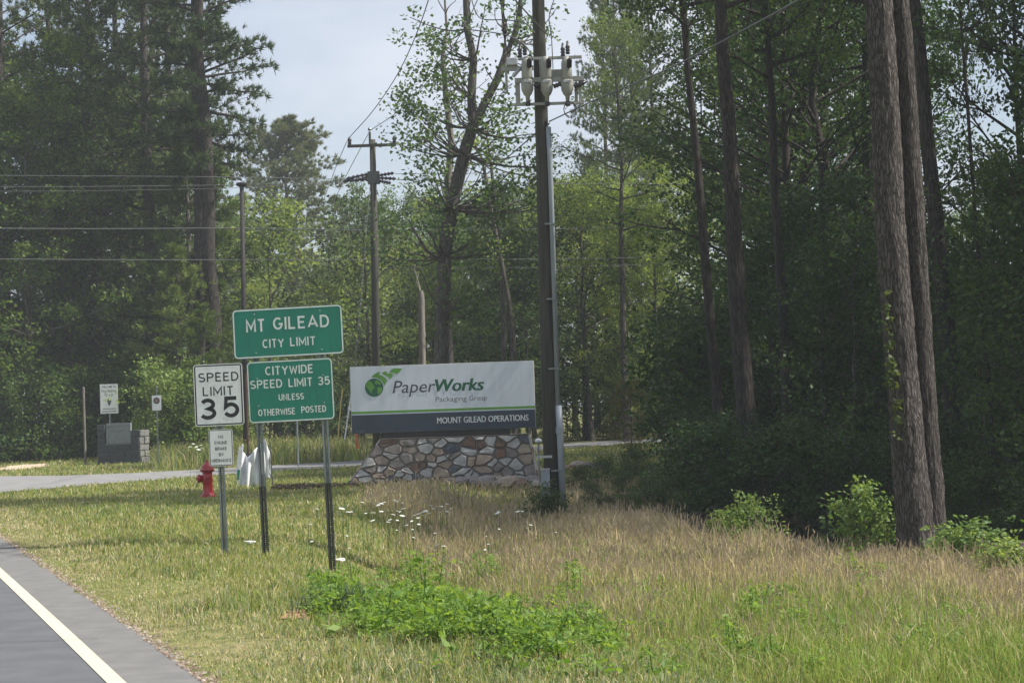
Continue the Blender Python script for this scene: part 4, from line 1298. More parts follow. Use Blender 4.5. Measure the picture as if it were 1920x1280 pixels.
KINDS = {
    'gum_a': broadleaf('sweetgum', 21, 19, .24, .16, 4.6, 40, 36, .165, .52),
    'gum_b': broadleaf('sweetgum', 22, 21, .26, .22, 4.8, 40, 36, .165, .52),
    'gum_c': broadleaf('sweetgum', 23, 17, .20, .12, 4.2, 38, 34, .160, .50),
    'gum_high': broadleaf('high_sweetgum', 24, 21, .27, .50, 4.0, 30, 32, .155, wander=.006),
    'oak_a': broadleaf('oak', 31, 16, .24, .14, 5.0, 38, 44, .19, .58),
    'oak_b': broadleaf('oak', 32, 15, .22, .10, 4.6, 36, 44, .19, .58),
    'oak_c': broadleaf('oak', 33, 18, .24, .20, 4.6, 38, 42, .19, .58),
    'airy': broadleaf('airy', 34, 15, .17, .25, 3.8, 30, 26, .17, .52),
    'small_a': broadleaf('understorey', 41, 6.5, .08, .10, 2.3, 22, 34, .13, .55, 2, 6),
    'small_b': broadleaf('understorey', 42, 8.0, .09, .14, 2.4, 24, 32, .13, .55, 2, 6),
    'pine_tall': pine('tall_pine', 51, 29, .36, .40, 3.4, 60, 34, 19, .27, .045, stubs=6),
    'pine_full': pine('full_pine', 52, 27, .33, .12, 4.6, 84, 34, 19, .27, .045, stubs=4),
    'pine_full_b': pine('full_pine', 53, 28, .34, .20, 4.2, 76, 34, 19, .27, .045, stubs=4),
    'pine_round': pine('round_pine', 54, 21.5, .30, .24, 5.6, 115, 42, 19, .32, .06, top_round=.8),
    'pine_near': pine('near_pine', 55, 25, .25, .60, 2.4, 26, 16, 15, .26, .02, sides=20, wander=.0012),
    'cedar': pine('cedar', 56, 8.5, .12, .06, 1.9, 60, 24, 12, .20, .045, top_round=.15),
    'shrub_a': broadleaf('shrub', 61, 2.2, .03, .06, 1.25, 18, 34, .095, .36, 2, 4, wander=.02),
    'shrub_b': broadleaf('shrub', 62, 1.6, .025, .05, 1.15, 16, 34, .090, .34, 2, 4, wander=.02),
    'bush_leafy': broadleaf('leafy_shrub', 63, 1.15, .018, .08, .62, 15, 15, .115, .24, 2, 4, wander=.02),
}
KM = {  # (bark, leaves)
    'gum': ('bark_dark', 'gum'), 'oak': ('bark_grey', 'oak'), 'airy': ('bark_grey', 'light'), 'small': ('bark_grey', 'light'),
    'pine': ('bark_pine', 'pine'), 'cedar': ('bark_grey', 'cedar'), 'shrub': ('bark_grey', 'shrub'), 'bush': ('bark_grey', 'bright'),
}
MESHV = {}
def mesh_with(me, m):
    k = (me.name, m.name)
    if k not in MESHV:
        c = me if len(me.materials) == 0 else me.copy()
        c.materials.clear(); c.materials.append(m)
        MESHV[k] = c
    return MESHV[k]
NAMES = {'gum': 'sweetgum_tree', 'oak': 'oak_tree', 'airy': 'young_tree', 'small': 'small_tree', 'pine': 'pine_tree', 'cedar': 'cedar_tree', 'shrub': 'shrub', 'bush': 'leafy_shrub'}
tr = random.Random(77)
def tree(kind, px, d, label, s=1.0, group=None, leaves=None, bark=None, lean=0.0, sink=0.15, py=None, rz=None, sx=1.0):
    fam = kind.split('_')[0]
    if py is None: py = 760-0.034*(px-960)+F*1.75/d
    q = P(px, py, d)
    tm, cm = KINDS[kind]
    b, l = KM[fam]
    o = thing(NAMES[fam], label, 'shrub' if fam in ('shrub', 'bush') else 'tree', (q.x, d, gz(q.x, d)-sink*s), 0, group)
    z = Matrix.Rotation(tr.uniform(0, 6.28) if rz is None else rz, 4, 'Z')
    sh = Matrix.Identity(4)
    if lean: sh = Matrix.Rotation(lean, 4, 'Y')
    mt = Matrix.Translation(o.location) @ sh @ z @ Matrix.Diagonal((s*sx, s*sx, s, 1))
    o.matrix_world = mt
    low = fam in ('shrub', 'bush')
    link('stem' if low else 'trunk', mesh_with(tm, M[bark or b]), None, o)
    link('foliage' if low else 'crown', mesh_with(cm, LM[leaves or l]), None, o)
    return o

# --- the dark pine and oak wood at the left
gl = 'dark pines of the wood beyond the granite monument'
lab_p = 'tall dark pine standing inside the wood behind the granite monument'
for px, d, k in ((20, 86, 'pine_full'), (110, 92, 'pine_full_b'), (190, 84, 'pine_full'), (245, 95, 'pine_full_b'), (-70, 90, 'pine_full'), (-140, 84, 'pine_full_b'), (300, 98, 'pine_full')):
    vis = [20, 110, 190, 245, 300]
    tree(k, px, d, (ORD[vis.index(px)]+' dark pine inward from the photo edge in the wood behind the granite monument') if px in vis else lab_p, tr.uniform(.92, 1.08), gl)
tree('pine_full_b', 291, 82, 'dark trunked pine rising behind the small round emblem notice', 1.0)
tree('pine_full', 335, 88, 'pine with a thin pale trunk rising between the dark pines', .95)
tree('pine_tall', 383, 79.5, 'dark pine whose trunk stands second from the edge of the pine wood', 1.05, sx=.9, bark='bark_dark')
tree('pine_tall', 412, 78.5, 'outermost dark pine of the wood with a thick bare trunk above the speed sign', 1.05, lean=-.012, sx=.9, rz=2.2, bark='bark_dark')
gl2 = 'shaded broadleaf trees of the wood beyond the granite monument'
lab_o = 'shaded dark green broadleaf tree under the pines behind the granite monument'
for px, d, k, s in ((-40, 82, 'oak_a', .95), (60, 80, 'oak_b', 1.0), (140, 84, 'oak_c', 1.0), (215, 87, 'oak_a', 1.0), (0, 92, 'oak_c', 1.1), (270, 92, 'oak_b', 1.0), (100, 98, 'oak_a', 1.1), (-100, 88, 'oak_c', 1.1), (180, 96, 'oak_b', 1.1), (330, 98, 'oak_c', .9)):
    vis = sorted([60, 140, 215, 0, 270, 100, 180, 330])
    tree(k, px, d, (ORD[vis.index(px)]+' shaded broadleaf tree inward from the photo edge under the dark pines') if px in vis else lab_o, s, gl2)
for k, (px, d, s, kk) in enumerate(((340, 77.5, 1.0, 'cedar'), (388, 76.5, .72, 'cedar'), (357, 81, 1.75, 'cedar'))):
    tree(kk, px, d, ['sunlit yellow green cedar behind the speed limit sign', 'smallest sunlit cedar just beside the speed limit sign', 'taller cedar reaching up between the pine trunks'][k], s)
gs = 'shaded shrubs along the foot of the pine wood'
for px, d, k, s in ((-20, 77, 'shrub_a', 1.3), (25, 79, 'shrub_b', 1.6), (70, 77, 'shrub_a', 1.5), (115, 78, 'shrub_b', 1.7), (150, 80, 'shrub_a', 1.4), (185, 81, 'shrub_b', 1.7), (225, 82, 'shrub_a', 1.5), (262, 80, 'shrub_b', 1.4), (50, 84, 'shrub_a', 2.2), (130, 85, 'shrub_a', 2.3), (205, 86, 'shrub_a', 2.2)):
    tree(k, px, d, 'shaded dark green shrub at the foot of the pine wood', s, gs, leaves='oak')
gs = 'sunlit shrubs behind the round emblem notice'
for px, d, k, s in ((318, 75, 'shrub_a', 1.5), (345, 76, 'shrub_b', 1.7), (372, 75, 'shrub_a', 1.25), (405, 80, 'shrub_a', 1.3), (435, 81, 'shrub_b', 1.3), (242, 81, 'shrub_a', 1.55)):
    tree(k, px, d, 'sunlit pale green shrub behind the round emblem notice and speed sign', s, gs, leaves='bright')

# --- far wood between the pines and the near utility pole
tree('pine_round', 555, 128, 'lone round crowned olive pine against the open sky', .97, sx=1.12, leaves='mid_pine', lean=-.01)
gf = 'broadleaf trees of the far wood behind the signs'
lf_ = 'hazy green broadleaf tree in the far wood behind the signs'
fr = random.Random(12)
far_list = []
for i in range(17):
    far_list.append((425+i*36+fr.uniform(-12, 12), fr.uniform(118, 150)))
for i in range(16):
    far_list.append((440+i*38+fr.uniform(-12, 12), fr.uniform(92, 112)))
for px, d in far_list:
    top = 415 if px < 480 else (470 if px < 640 else (385 if px < 840 else 370))
    top += fr.uniform(-18, 45) + (60 if d < 115 else 0)
    hgt = (760-top)/F*d+1.75
    k = fr.choice(['oak_a', 'oak_b', 'oak_c', 'airy'])
    H_ = {'oak_a': 16, 'oak_b': 15, 'oak_c': 18, 'airy': 15}[k]
    tree(k, px, d, lf_, hgt/H_, gf, leaves=fr.choice(['oak', 'light', 'light', 'cedar']))
gf2 = 'pines on the skyline of the far wood'
for px, d, top in ((432, 150, 385), (448, 155, 395), (480, 150, 400), (1010, 140, 340), (1120, 150, 300), (1180, 135, 330), (1230, 150, 250)):
    s = ((760-top)/F*d+1.75)/27
    tree('pine_full', px, d, 'small dark pine on the skyline of the far wood', s, gf2)
gsf = 'bright shrubs at the edge of the far wood'
for i in range(26):
    px = 450+i*32+fr.uniform(-10, 10)
    tree(fr.choice(['shrub_a', 'shrub_b', 'small_a']), px, fr.uniform(84, 92), 'bright green shrub along the sunny edge of the far wood', fr.uniform(1.0, 1.9) if i % 3 else fr.uniform(.6, .9), gsf, leaves=fr.choice(['bright', 'shrub', 'light']))

# --- leaning forked tree
DT = 66.0
tq = P(822, 845, DT)
lt = thing('leaning_tree', 'leaning forked tree with sparse foliage behind the company sign', 'tree', (tq.x, DT, gz(tq.x, DT)))
def tl(px, py, dy=0.0):
    q = P(px, py, DT); return np.array([q.x-tq.x, dy, q.z-lt.location.z])
def path(pts):
    return np.array([tl(*p) for p in pts])
tubes = [
    (path([(823, 860), (826, 690), (832, 580), (833, 480), (846, 390), (870, 290), (887, 235)]), [.30, .27, .26, .25, .23, .22, .20], 12),
    (path([(886, 242), (884, 180), (888, 110), (876, 55), (874, 0), (880, -90), (872, -200)]), [.17, .16, .14, .13, .12, .09, .04], 10),
    (path([(886, 240), (908, 196), (932, 150), (948, 105), (946, 50), (941, 0), (950, -90), (945, -180)]), [.17, .15, .14, .13, .12, .11, .08, .03], 10),
    (path([(948, 110), (960, 75), (972, 40), (976, 0), (990, -70)]), [.09, .085, .08, .07, .03], 8),
    (path([(836, 500, -.1), (800, 470, -.5), (775, 430, -.8), (762, 400, -.9)]), [.07, .05, .035, .02], 5),
]
trg = np.random.default_rng(8)
clus = []
regions = [(800, 150, 55, 95, 46), (790, 260, 42, 60, 34), (860, 130, 60, 90, 42), (930, 230, 60, 90, 46), (985, 60, 45, 60, 20), (960, 330, 60, 70, 30), (900, 420, 70, 70, 40), (770, 440, 60, 60, 30), (830, 360, 50, 50, 20), (1010, 330, 40, 60, 18), (880, 560, 70, 70, 26), (760, 205, 25, 40, 16), (920, 40, 60, 60, 18)]
for cx_, cy_, sx_, sy_, k in regions:
    for _ in range(k):
        clus.append(tl(cx_+trg.normal(0, sx_*.55), cy_+trg.normal(0, sy_*.55), trg.normal(0, 1.6)))
main = np.concatenate([t[0] for t in tubes[:4]])
for c in clus:
    j = np.argmin(np.linalg.norm(main-(c-np.array([0, 0, .8])), axis=1)); a = main[j]
    if trg.uniform() < .5:
        s = np.linspace(0, 1, 5)[:, None]
        tubes.append((a+(c-a)*s+np.array([0, 0, -.25])*np.sin(s*3.14)+trg.normal(0, .06, (5, 3))*s, .028*(1-.75*s[:, 0])+.006, 4))
Vt, Qt = join_tubes(tubes)
link('trunk', mesh_np('leaning_trunk', Vt, [Qt], smooth=True), M['bark_grey'], lt)
link('crown', crown_from(clus, trg, 17, .52, .17, .12, 'leaning_crown', flat=.75), LM['oak'], lt)
def bare_tree(label, pts, rads, d, seed, twigs=14, mt='bark_grey', name='thin_tree', leaves=None, per=14):
    b = P(pts[0][0], pts[0][1], d)
    o = thing(name, label, 'tree', (b.x, d, gz(b.x, d)))
    def l_(px, py): q = P(px, py, d); return np.array([q.x-b.x, 0, q.z-o.location.z])
    sp_ = np.array([l_(*p) for p in pts]); sp_ = np.vstack([[sp_[0][0], 0, -.3], sp_]) if sp_[0][2] > .2 else sp_
    rs = ([rads[0]]+list(rads)) if len(sp_) > len(rads) else rads
    g = np.random.default_rng(seed)
    tb = [(sp_, rs, 8)]; cl2 = []
    for k in range(twigs):
        t = g.uniform(.35, .98)*(len(sp_)-1)
        a = np.array([np.interp(t, range(len(sp_)), sp_[:, j]) for j in range(3)])
        az = g.uniform(0, 6.28); l = g.uniform(.5, 1.8)
        s = np.linspace(0, 1, 5)[:, None]
        dv = np.array([math.cos(az), math.sin(az), g.uniform(.1, 1.1)])
        tb.append((a+dv*l*s+g.normal(0, .06, (5, 3))*s, .025*(1-.8*s[:, 0])+.004, 4))
        for q in (.6, 1): cl2.append(a+dv*l*q)
    V, Q = join_tubes(tb)
    link('trunk', mesh_np('thin_trunk', V, [Q], smooth=True), M[mt], o)
    if leaves:
        link('crown', crown_from(cl2, g, per, .5, .15, .1, 'thin_crown'), LM[leaves], o)
    return o
bare_tree('bare dead snag with fine twigs rising beside the leaning tree', [(848, 840), (838, 560), (838, 420), (842, 320), (846, 262), (836, 180), (830, 105), (838, 60), (834, 0), (836, -60)], [.16, .15, .14, .13, .12, .11, .08, .05, .04, .02], 69, 5, 26, 'dead_wood', 'dead_tree')
bare_tree('thin curved tree stem between the leaning tree and near utility pole', [(966, 845), (962, 640), (953, 560), (936, 470), (918, 380), (905, 300), (890, 270)], [.11, .10, .09, .085, .07, .05, .03], 72, 6, 16, 'bark_grey', 'thin_tree', 'light')
bare_tree('second thin stem forking up behind the curved thin tree', [(940, 845), (945, 620), (940, 480), (928, 400), (922, 320), (910, 240)], [.11, .10, .09, .08, .06, .03], 75, 7, 16, 'bark_grey', 'thin_tree', 'light')
bare_tree('pale broken trunk stub between the power pole and the leaning tree', [(792, 845), (792, 690), (790, 560), (788, 545)], [.17, .15, .14, .12], 82, 9, 3, 'dead_wood', 'dead_tree')

# --- the dark wood at the right
tree('pine_near', 1722, 25.3, 'large near pine trunk, the wider of the touching pair at the meadow edge', 1.0, lean=-.028, py=1060, sx=.88, rz=.4)
tree('pine_near', 1758, 25.5, 'slimmer near pine trunk, touching the wider one at the meadow edge', 1.02, lean=-.022, py=1060, sx=.57, rz=2.0)
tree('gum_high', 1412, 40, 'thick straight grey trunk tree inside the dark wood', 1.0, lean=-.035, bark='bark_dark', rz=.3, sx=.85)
tree('gum_high', 1362, 41, 'leaning dark trunk tree beside the thick grey trunk', .95, lean=-.06, sx=.5, rz=1.7)
tree('gum_high', 1800, 38, 'dark bare lower trunk tree seen against the sky gap behind the near pines', 1.0, lean=-.045, sx=.80, rz=3.0)
tree('gum_high', 1480, 43, 'slender trunk tree just past the thick grey trunk', .9, sx=.6, rz=4.1)
tree('gum_high', 1872, 34, 'very thin trunk tree standing past the near pine pair', .8, sx=.24, lean=-.03, rz=5)
tree('gum_high', 1176, 86, 'slim sunlit edged trunk tree past the near utility pole', .9, sx=.75, leaves='light', bark='bark_grey')
gr = 'sweetgum trees filling the dark wood beside the meadow'
lr_ = 'dark leafy sweetgum tree filling the wood beside the meadow'
for px, d, k, s in ((1500, 62, 'gum_a', 1.0), (1560, 68, 'gum_b', 1.05), (1475, 54, 'gum_c', .9), (1540, 64, 'gum_a', 1.1), (1520, 50, 'gum_c', 1.0), (1540, 58, 'gum_b', 1.0), (1565, 50, 'gum_a', .95),
                    (1640, 54, 'gum_high', 1.0), (1660, 62, 'gum_c', .95), (1700, 70, 'gum_c', .50), (1480, 84, 'gum_b', 1.15), (1500, 76, 'gum_a', 1.2), (1570, 74, 'gum_b', 1.1), (1900, 70, 'gum_c', .55), (1780, 84, 'oak_b', .58), (1850, 90, 'oak_a', .62)):
    tree(k, px, d, lr_, s, gr)
for px, d, k, s, w in ((1945, 42, 'gum_c', 1.0, .5), (2010, 37, 'gum_c', 1.0, .55)):
    tree(k, px, d, 'narrow sweetgum closing the wood at the edge past the near pines', s, 'narrow sweetgums past the near pines', sx=w)
for x, d, k, s in ((13.5, 34, 'gum_a', 1.0), (14.5, 38.5, 'gum_b', 1.0), (18.5, 35, 'gum_c', 1.1), (14.5, 42.5, 'gum_a', 1.0), (17.5, 46, 'gum_b', 1.1), (20, 41, 'gum_a', 1.1), (22, 50, 'gum_c', 1.2), (24, 60, 'gum_a', 1.2), (12.6, 31, 'gum_high', .9), (15, 30, 'gum_c', .9), (17, 32, 'oak_a', .9)):  # trees mostly out of view, added to shade the front of the wood
    px = 960+x/d*F
    tree(k, px, d, lr_, s, gr)
gr2 = 'dark pines at the back of the meadow wood'
for px, d, s in ((1178, 108, 1.0), (1212, 116, 1.05), (1250, 110, 1.0), (1160, 122, 1.0)):
    tree('pine_full_b', px, d, ORD[sorted([1178, 1212, 1250, 1160]).index(px)]+' dark needled pine counted from the near utility pole into the wood', s, gr2, sx=.7)
gr3 = 'sunlit trees past the near utility pole'
for px, d, k, s in ((1080, 96, 'oak_a', .75), (1110, 88, 'airy', .8), (1150, 100, 'oak_b', .85), (1200, 92, 'airy', .8), (1240, 88, 'oak_b', .7), (1280, 96, 'oak_a', .85), (1050, 105, 'oak_c', .75), (1330, 90, 'airy', .8)):
    tree(k, px, d, 'sunlit yellow green tree beyond the driveway past the near utility pole', s, gr3, leaves='light')
gr4 = 'understorey trees in the dark wood'
for x, d, s in ((10.4, 31.5, 1.0), (10.8, 34.5, 1.2)):
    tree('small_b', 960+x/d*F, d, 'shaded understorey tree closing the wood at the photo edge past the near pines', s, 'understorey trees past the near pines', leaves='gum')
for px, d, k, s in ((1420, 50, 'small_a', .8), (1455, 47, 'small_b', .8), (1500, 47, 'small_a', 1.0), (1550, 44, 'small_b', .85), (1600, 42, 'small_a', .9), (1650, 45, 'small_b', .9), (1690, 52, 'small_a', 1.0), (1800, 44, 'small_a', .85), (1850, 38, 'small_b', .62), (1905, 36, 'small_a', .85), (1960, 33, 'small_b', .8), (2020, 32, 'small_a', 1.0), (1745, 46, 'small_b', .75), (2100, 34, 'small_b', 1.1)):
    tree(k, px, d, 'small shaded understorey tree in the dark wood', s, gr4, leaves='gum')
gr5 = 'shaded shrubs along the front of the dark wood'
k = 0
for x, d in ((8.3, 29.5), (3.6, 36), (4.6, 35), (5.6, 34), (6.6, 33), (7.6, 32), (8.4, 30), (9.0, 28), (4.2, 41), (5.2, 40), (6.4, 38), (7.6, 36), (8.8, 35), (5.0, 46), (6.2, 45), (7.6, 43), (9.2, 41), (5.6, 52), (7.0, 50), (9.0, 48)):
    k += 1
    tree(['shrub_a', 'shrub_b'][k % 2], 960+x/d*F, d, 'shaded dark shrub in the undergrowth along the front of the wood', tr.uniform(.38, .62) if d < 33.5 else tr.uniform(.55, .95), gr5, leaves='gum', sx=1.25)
gr6 = 'shrubs deep under the dark wood'
for px in range(1330, 2120, 60):
    for d in (50, 60):
        k += 1
        tree(['shrub_a', 'shrub_b'][k % 2], px+tr.uniform(-20, 20), d+tr.uniform(-3, 3), 'dim shrub deep under the trees of the dark wood', tr.uniform(1.5, 2.3), gr6, leaves='gum')

gr7 = 'low green bushes between the utility pole and the dark wood'
for px, d, s_ in ((1085, 43, .36), (1112, 40, .30), (1140, 44, .42), (1165, 41, .34), (1190, 45, .46), (1215, 42, .40), (1240, 40, .42), (1135, 38, .26), (1180, 37.5, .30), (1225, 37, .36), (1262, 39, .42)):
    tree('shrub_b' if d > 41 else 'shrub_a', px, d, 'low green bush in the rough grass between the utility pole and the wood', s_*.72, gr7, leaves='shrub', sx=1.3)
# --- single plants at the meadow edge
tree('bush_leafy', 1628, 26.0, 'bright leafy bush just beside the near pine trunks', .76, py=1040)
tree('bush_leafy', 1408, 28.6, 'low bright bush with scattered leaves at the meadow edge', .56, py=1020)
tree('bush_leafy', 1362, 29.2, 'smallest bright bush at the meadow edge', .42, py=1022)
tree('bush_leafy', 1830, 23.8, 'spreading bright bush just past the near pine trunks', .46, py=1075, sx=1.5)
tree('bush_leafy', 1890, 22.8, 'low bright bush at the photo edge past the near pines', .38, py=1080, sx=1.5)
tree('bush_leafy', 1790, 24.3, 'tiny bright bush in front of the near pine base', .38, py=1075, sx=1.3)
tree('bush_leafy', 1022, 36.3, 'little green bush at the foot of the near utility pole', .55, py=965, leaves='shrub')
tree('small_a', 1185, 57, 'low spreading sapling with reddening leaves near the driveway', .34, leaves='sumac', sx=1.25)
# ivy climbing the wide near pine
ivr = np.random.default_rng(15)
iv = []
for px, py, w in ((1668, 640, 5), (1671, 680, 4), (1676, 720, 4), (1684, 750, 8), (1686, 775, 8), (1682, 800, 7), (1665, 600, 4), (1663, 560, 4), (1668, 700, 6)):
    for _ in range(5): iv.append(tuple(P(px+ivr.normal(0, w*.35), py+ivr.normal(0, 15), 25.05+ivr.uniform(-.05, .12))))
tag(link('ivy', crown_from(iv, ivr, 6, .06, .07, .065, 'ivy'), LM['ivy']), 'green ivy climbing up the side of the wide near pine trunk', 'ivy')

# ------------------------------------------------------------------ floor of the wood
wb_y = np.concatenate([np.arange(19, 80, .5)])
wb_x = np.interp(wb_y, [19, 21, 23.5, 25.5, 27, 29, 31, 34, 38, 45, 60, 75], [6.7, 6.1, 5.65, 5.25, 4.3, 3.3, 2.75, 2.6, 2.9, 3.7, 5.4, 7.4])
wv = []
for y, x0 in zip(wb_y, wb_x):
    for k in range(30):
        x = x0+.12*math.sin(y*2.3)+(k/29)**1.6*32
        wv.append((x, y, gz(x, y)+.02))
i = (np.arange(len(wb_y)-1)[:, None]*30 + np.arange(29)[None, :]).ravel()
tag(link('woodland_floor', mesh_np('woodland_floor', np.array(wv), [np.stack([i, i+1, i+31, i+30], 1)], smooth=True), mat('leaf_litter', (.075, .052, .034), (.04, .03, .02), 6, .95, bump=.04, detail=8)), kind='structure')

# ------------------------------------------------------------------ grasses
GR = np.random.default_rng(99)
def noise2(x, y, s, seed=0):
    r = np.zeros_like(x)
    g = np.random.default_rng(seed)
    for k in range(6):
        a = g.uniform(0, 6.28); f = s*g.uniform(.6, 1.9); ph = g.uniform(0, 6.28, 2)
        r += np.sin((x*math.cos(a)+y*math.sin(a))*f+ph[0])*np.cos((x*math.sin(a)-y*math.cos(a))*f*.8+ph[1])
    return r/3.0
bands = [(10.2, 14, 1500), (14, 20, 1050), (20, 28, 680), (28, 40, 360), (40, 60, 120), (60, 80, 55)]
Xs, Ys = [], []
for y0, y1, dn in bands:
    wmax = .536*y1*.5*1.15
    n = int((y1-y0)*2*wmax*dn)
    Ys.append(GR.uniform(y0, y1, n)); Xs.append(GR.uniform(-wmax, wmax, n))
X = np.concatenate(Xs); Y = np.concatenate(Ys)
ok = (np.abs(X) < .30*Y+.6)
X, Y = X[ok], Y[ok]
drv_n = np.array([(v.x, v.y) for v in near]); drv_f = np.array([(v.x, v.y) for v in far])
on_drive = (Y > np.interp(X, drv_n[:, 0], drv_n[:, 1])-.1) & (Y < np.interp(X, drv_f[:, 0], drv_f[:, 1])+.1)
edge = X-edge_x(Y)
# two patches of bare ground
bare = np.zeros(len(X), bool)
for nm_, px_, py_, rx_, ry_, cm_ in (('sand_patch', 40, 876, .95, 2.6, mat('pale_sand', (.52, .43, .32), (.42, .33, .24), 4, .95)), ('clay_patch', 572, 1152, .20, .50, mat('red_clay', (.36, .19, .11), (.27, .15, .09), 9, .95, bump=.01)), ('clay_patch', 1035, 1228, .16, .30, mat('red_clay', (.36, .19, .11)))):
    pc = G(px_, py_)
    pv = [(pc.x, pc.y, gz(pc.x, pc.y)+.012)]
    for k in range(24):
        a_ = k*math.pi/12; j_ = 1+.25*math.sin(k*2.7)+.12*math.sin(k*5.1)
        x_, y_ = pc.x+rx_*j_*math.cos(a_), pc.y+ry_*j_*math.sin(a_)
        pv.append((x_, y_, gz(x_, y_)+.012))
    tag(link(nm_, mesh_np(nm_, np.array(pv), [np.array([(0, 1+k, 1+(k+1) % 24) for k in range(24)])]), cm_), kind='structure')
    bare |= (((X-pc.x)/rx_)**2+((Y-pc.y)/ry_)**2 < .75) & (GR.uniform(0, 1, len(X)) < .93)
ok = ~bare & (edge > .02+np.abs(GR.normal(0, .06, len(X)))) & ~on_drive
wood = X > np.interp(Y, [19, 21, 23.5, 25.5, 27, 29, 31, 34, 38, 45, 60, 75], [6.7, 6.1, 5.65, 5.25, 4.3, 3.3, 2.75, 2.6, 2.9, 3.7, 5.4, 7.4])+GR.normal(0, .16, len(X))
ok &= ~wood
ok &= ~((Y > 44.6) & (Y < 46.2) & (X > -4.0) & (X < .75))
X, Y, edge = X[ok], Y[ok], edge[ok]
Z = height(X, Y)
PXs, PYs = project(X, Y, Z)
n = len(X)
nA, nB, nC = noise2(X, Y, 1.1, 1), noise2(X, Y, 2.6, 2), noise2(X, Y, .5, 3)
u = GR.uniform(0, 1, n)
# zones, softened with noise: mown verge by the road, tall dry meadow, greener low ground in front
side = X-np.interp(Y, [11, 14, 17, 20, 22, 24, 30, 40, 45], [1.9, 1.0, -.1, -1.4, -2.15, -2.7, -3.5, -4.7, -5.2])-.5+nA*.35
tall = sstep(.5, 1.5, side)*sstep(15.5, 17.5, Y-.25*X+nB*.5)*(1-sstep(43.5, 45, Y))
front_green = sstep(-.5, 1.0, side)*(1-sstep(15, 17.5, Y-.25*X+nB*.6))
edge_dry = (1-sstep(.2, 1.5, edge+nB*.5+nA*.2))
dryband = np.clip(sstep(2.6, .3, np.interp(Y, [19, 21, 23.5, 25.5, 27, 29, 31, 34, 38], [6.7, 6.1, 5.65, 5.25, 4.3, 3.3, 2.75, 2.6, 2.9])-X+nA*.6), 0, 1)*tall*(Y < 36)
farside = sstep(55, 60, Y)
palette = {
    'green': np.array([(.190, .270, .050), (.225, .285, .070), (.150, .225, .050)]),
    'yellowgreen': np.array([(.330, .345, .070), (.290, .300, .080), (.380, .350, .105)]),
    'straw': np.array([(.60, .505, .290), (.52, .43, .235), (.66, .575, .380)]),
    'tan': np.array([(.540, .440, .230), (.470, .375, .190), (.590, .490, .290)]),
    'blue': np.array([(.210, .280, .140), (.255, .305, .170), (.340, .370, .240)]),
    'bright': np.array([(.230, .350, .050), (.200, .310, .050), (.290, .375, .075)]),
}
names = list(palette)
Wt = {k: np.zeros(n) for k in names}
lawn = (1-tall)*(1-front_green)
Wt['green'] += lawn*(.9+.4*nA); Wt['yellowgreen'] += lawn*(.9-.4*nC); Wt['straw'] += lawn*(.30+2.2*edge_dry+.35*nB); Wt['blue'] += lawn*(.25+.5*(1-sstep(14, 20, Y)))
tallback = tall*sstep(24, 30, Y)*(1-sstep(2, 3.5, X))
Wt['straw'] += tallback*.5
Wt['tan'] += tall*np.clip(.38+.9*tallback+1.7*dryband+.6*nA+.4*nC, .03, 9); Wt['straw'] += tall*(.22+.6*dryband+.2*nB); Wt['yellowgreen'] += tall*(1.0-.6*dryband-.5*nA); Wt['green'] += tall*(.55-.4*nC); Wt['bright'] += tall*np.clip(.35-.5*nC+.3*nB, .05, 2)
Wt['bright'] += front_green*(.75+.5*nC+.6*sstep(.5, 3, X)); Wt['yellowgreen'] += front_green*(.8+.3*nA); Wt['straw'] += front_green*(.30-.2*nC+.2*nB); Wt['green'] += front_green*.5; Wt['blue'] += front_green*.5*(1-sstep(0, 2.5, X))
Wm = np.stack([np.clip(Wt[k], .01, None) for k in names], 1); Wm /= Wm.sum(1, keepdims=True)
pick = (np.cumsum(Wm, 1) > u[:, None]).argmax(1)
pal = np.stack([palette[k] for k in names])
colr = pal[pick, GR.integers(0, 3, n)]*GR.uniform(.75, 1.25, (n, 1))
isdry = (pick == names.index('tan')) | (pick == names.index('straw'))
hgt = lawn*GR.uniform(.05, .13, n)+tall*np.where(isdry, GR.uniform(.16, .36, n), GR.uniform(.12, .30, n))*(1+.15*dryband)*(1+.35*nB)+front_green*GR.uniform(.12, .34, n)
hgt *= np.where(tall > .5, 1-.45*sstep(39, 43.5, Y), 1)
nD = noise2(X, Y, 7.0, 9)
hgt *= (1+.40*nD)
hgt *= (1+.25*nA)*(1-.55*edge_dry*lawn)
hgt = np.where(Y > 46, GR.uniform(.06, .16, n), hgt)
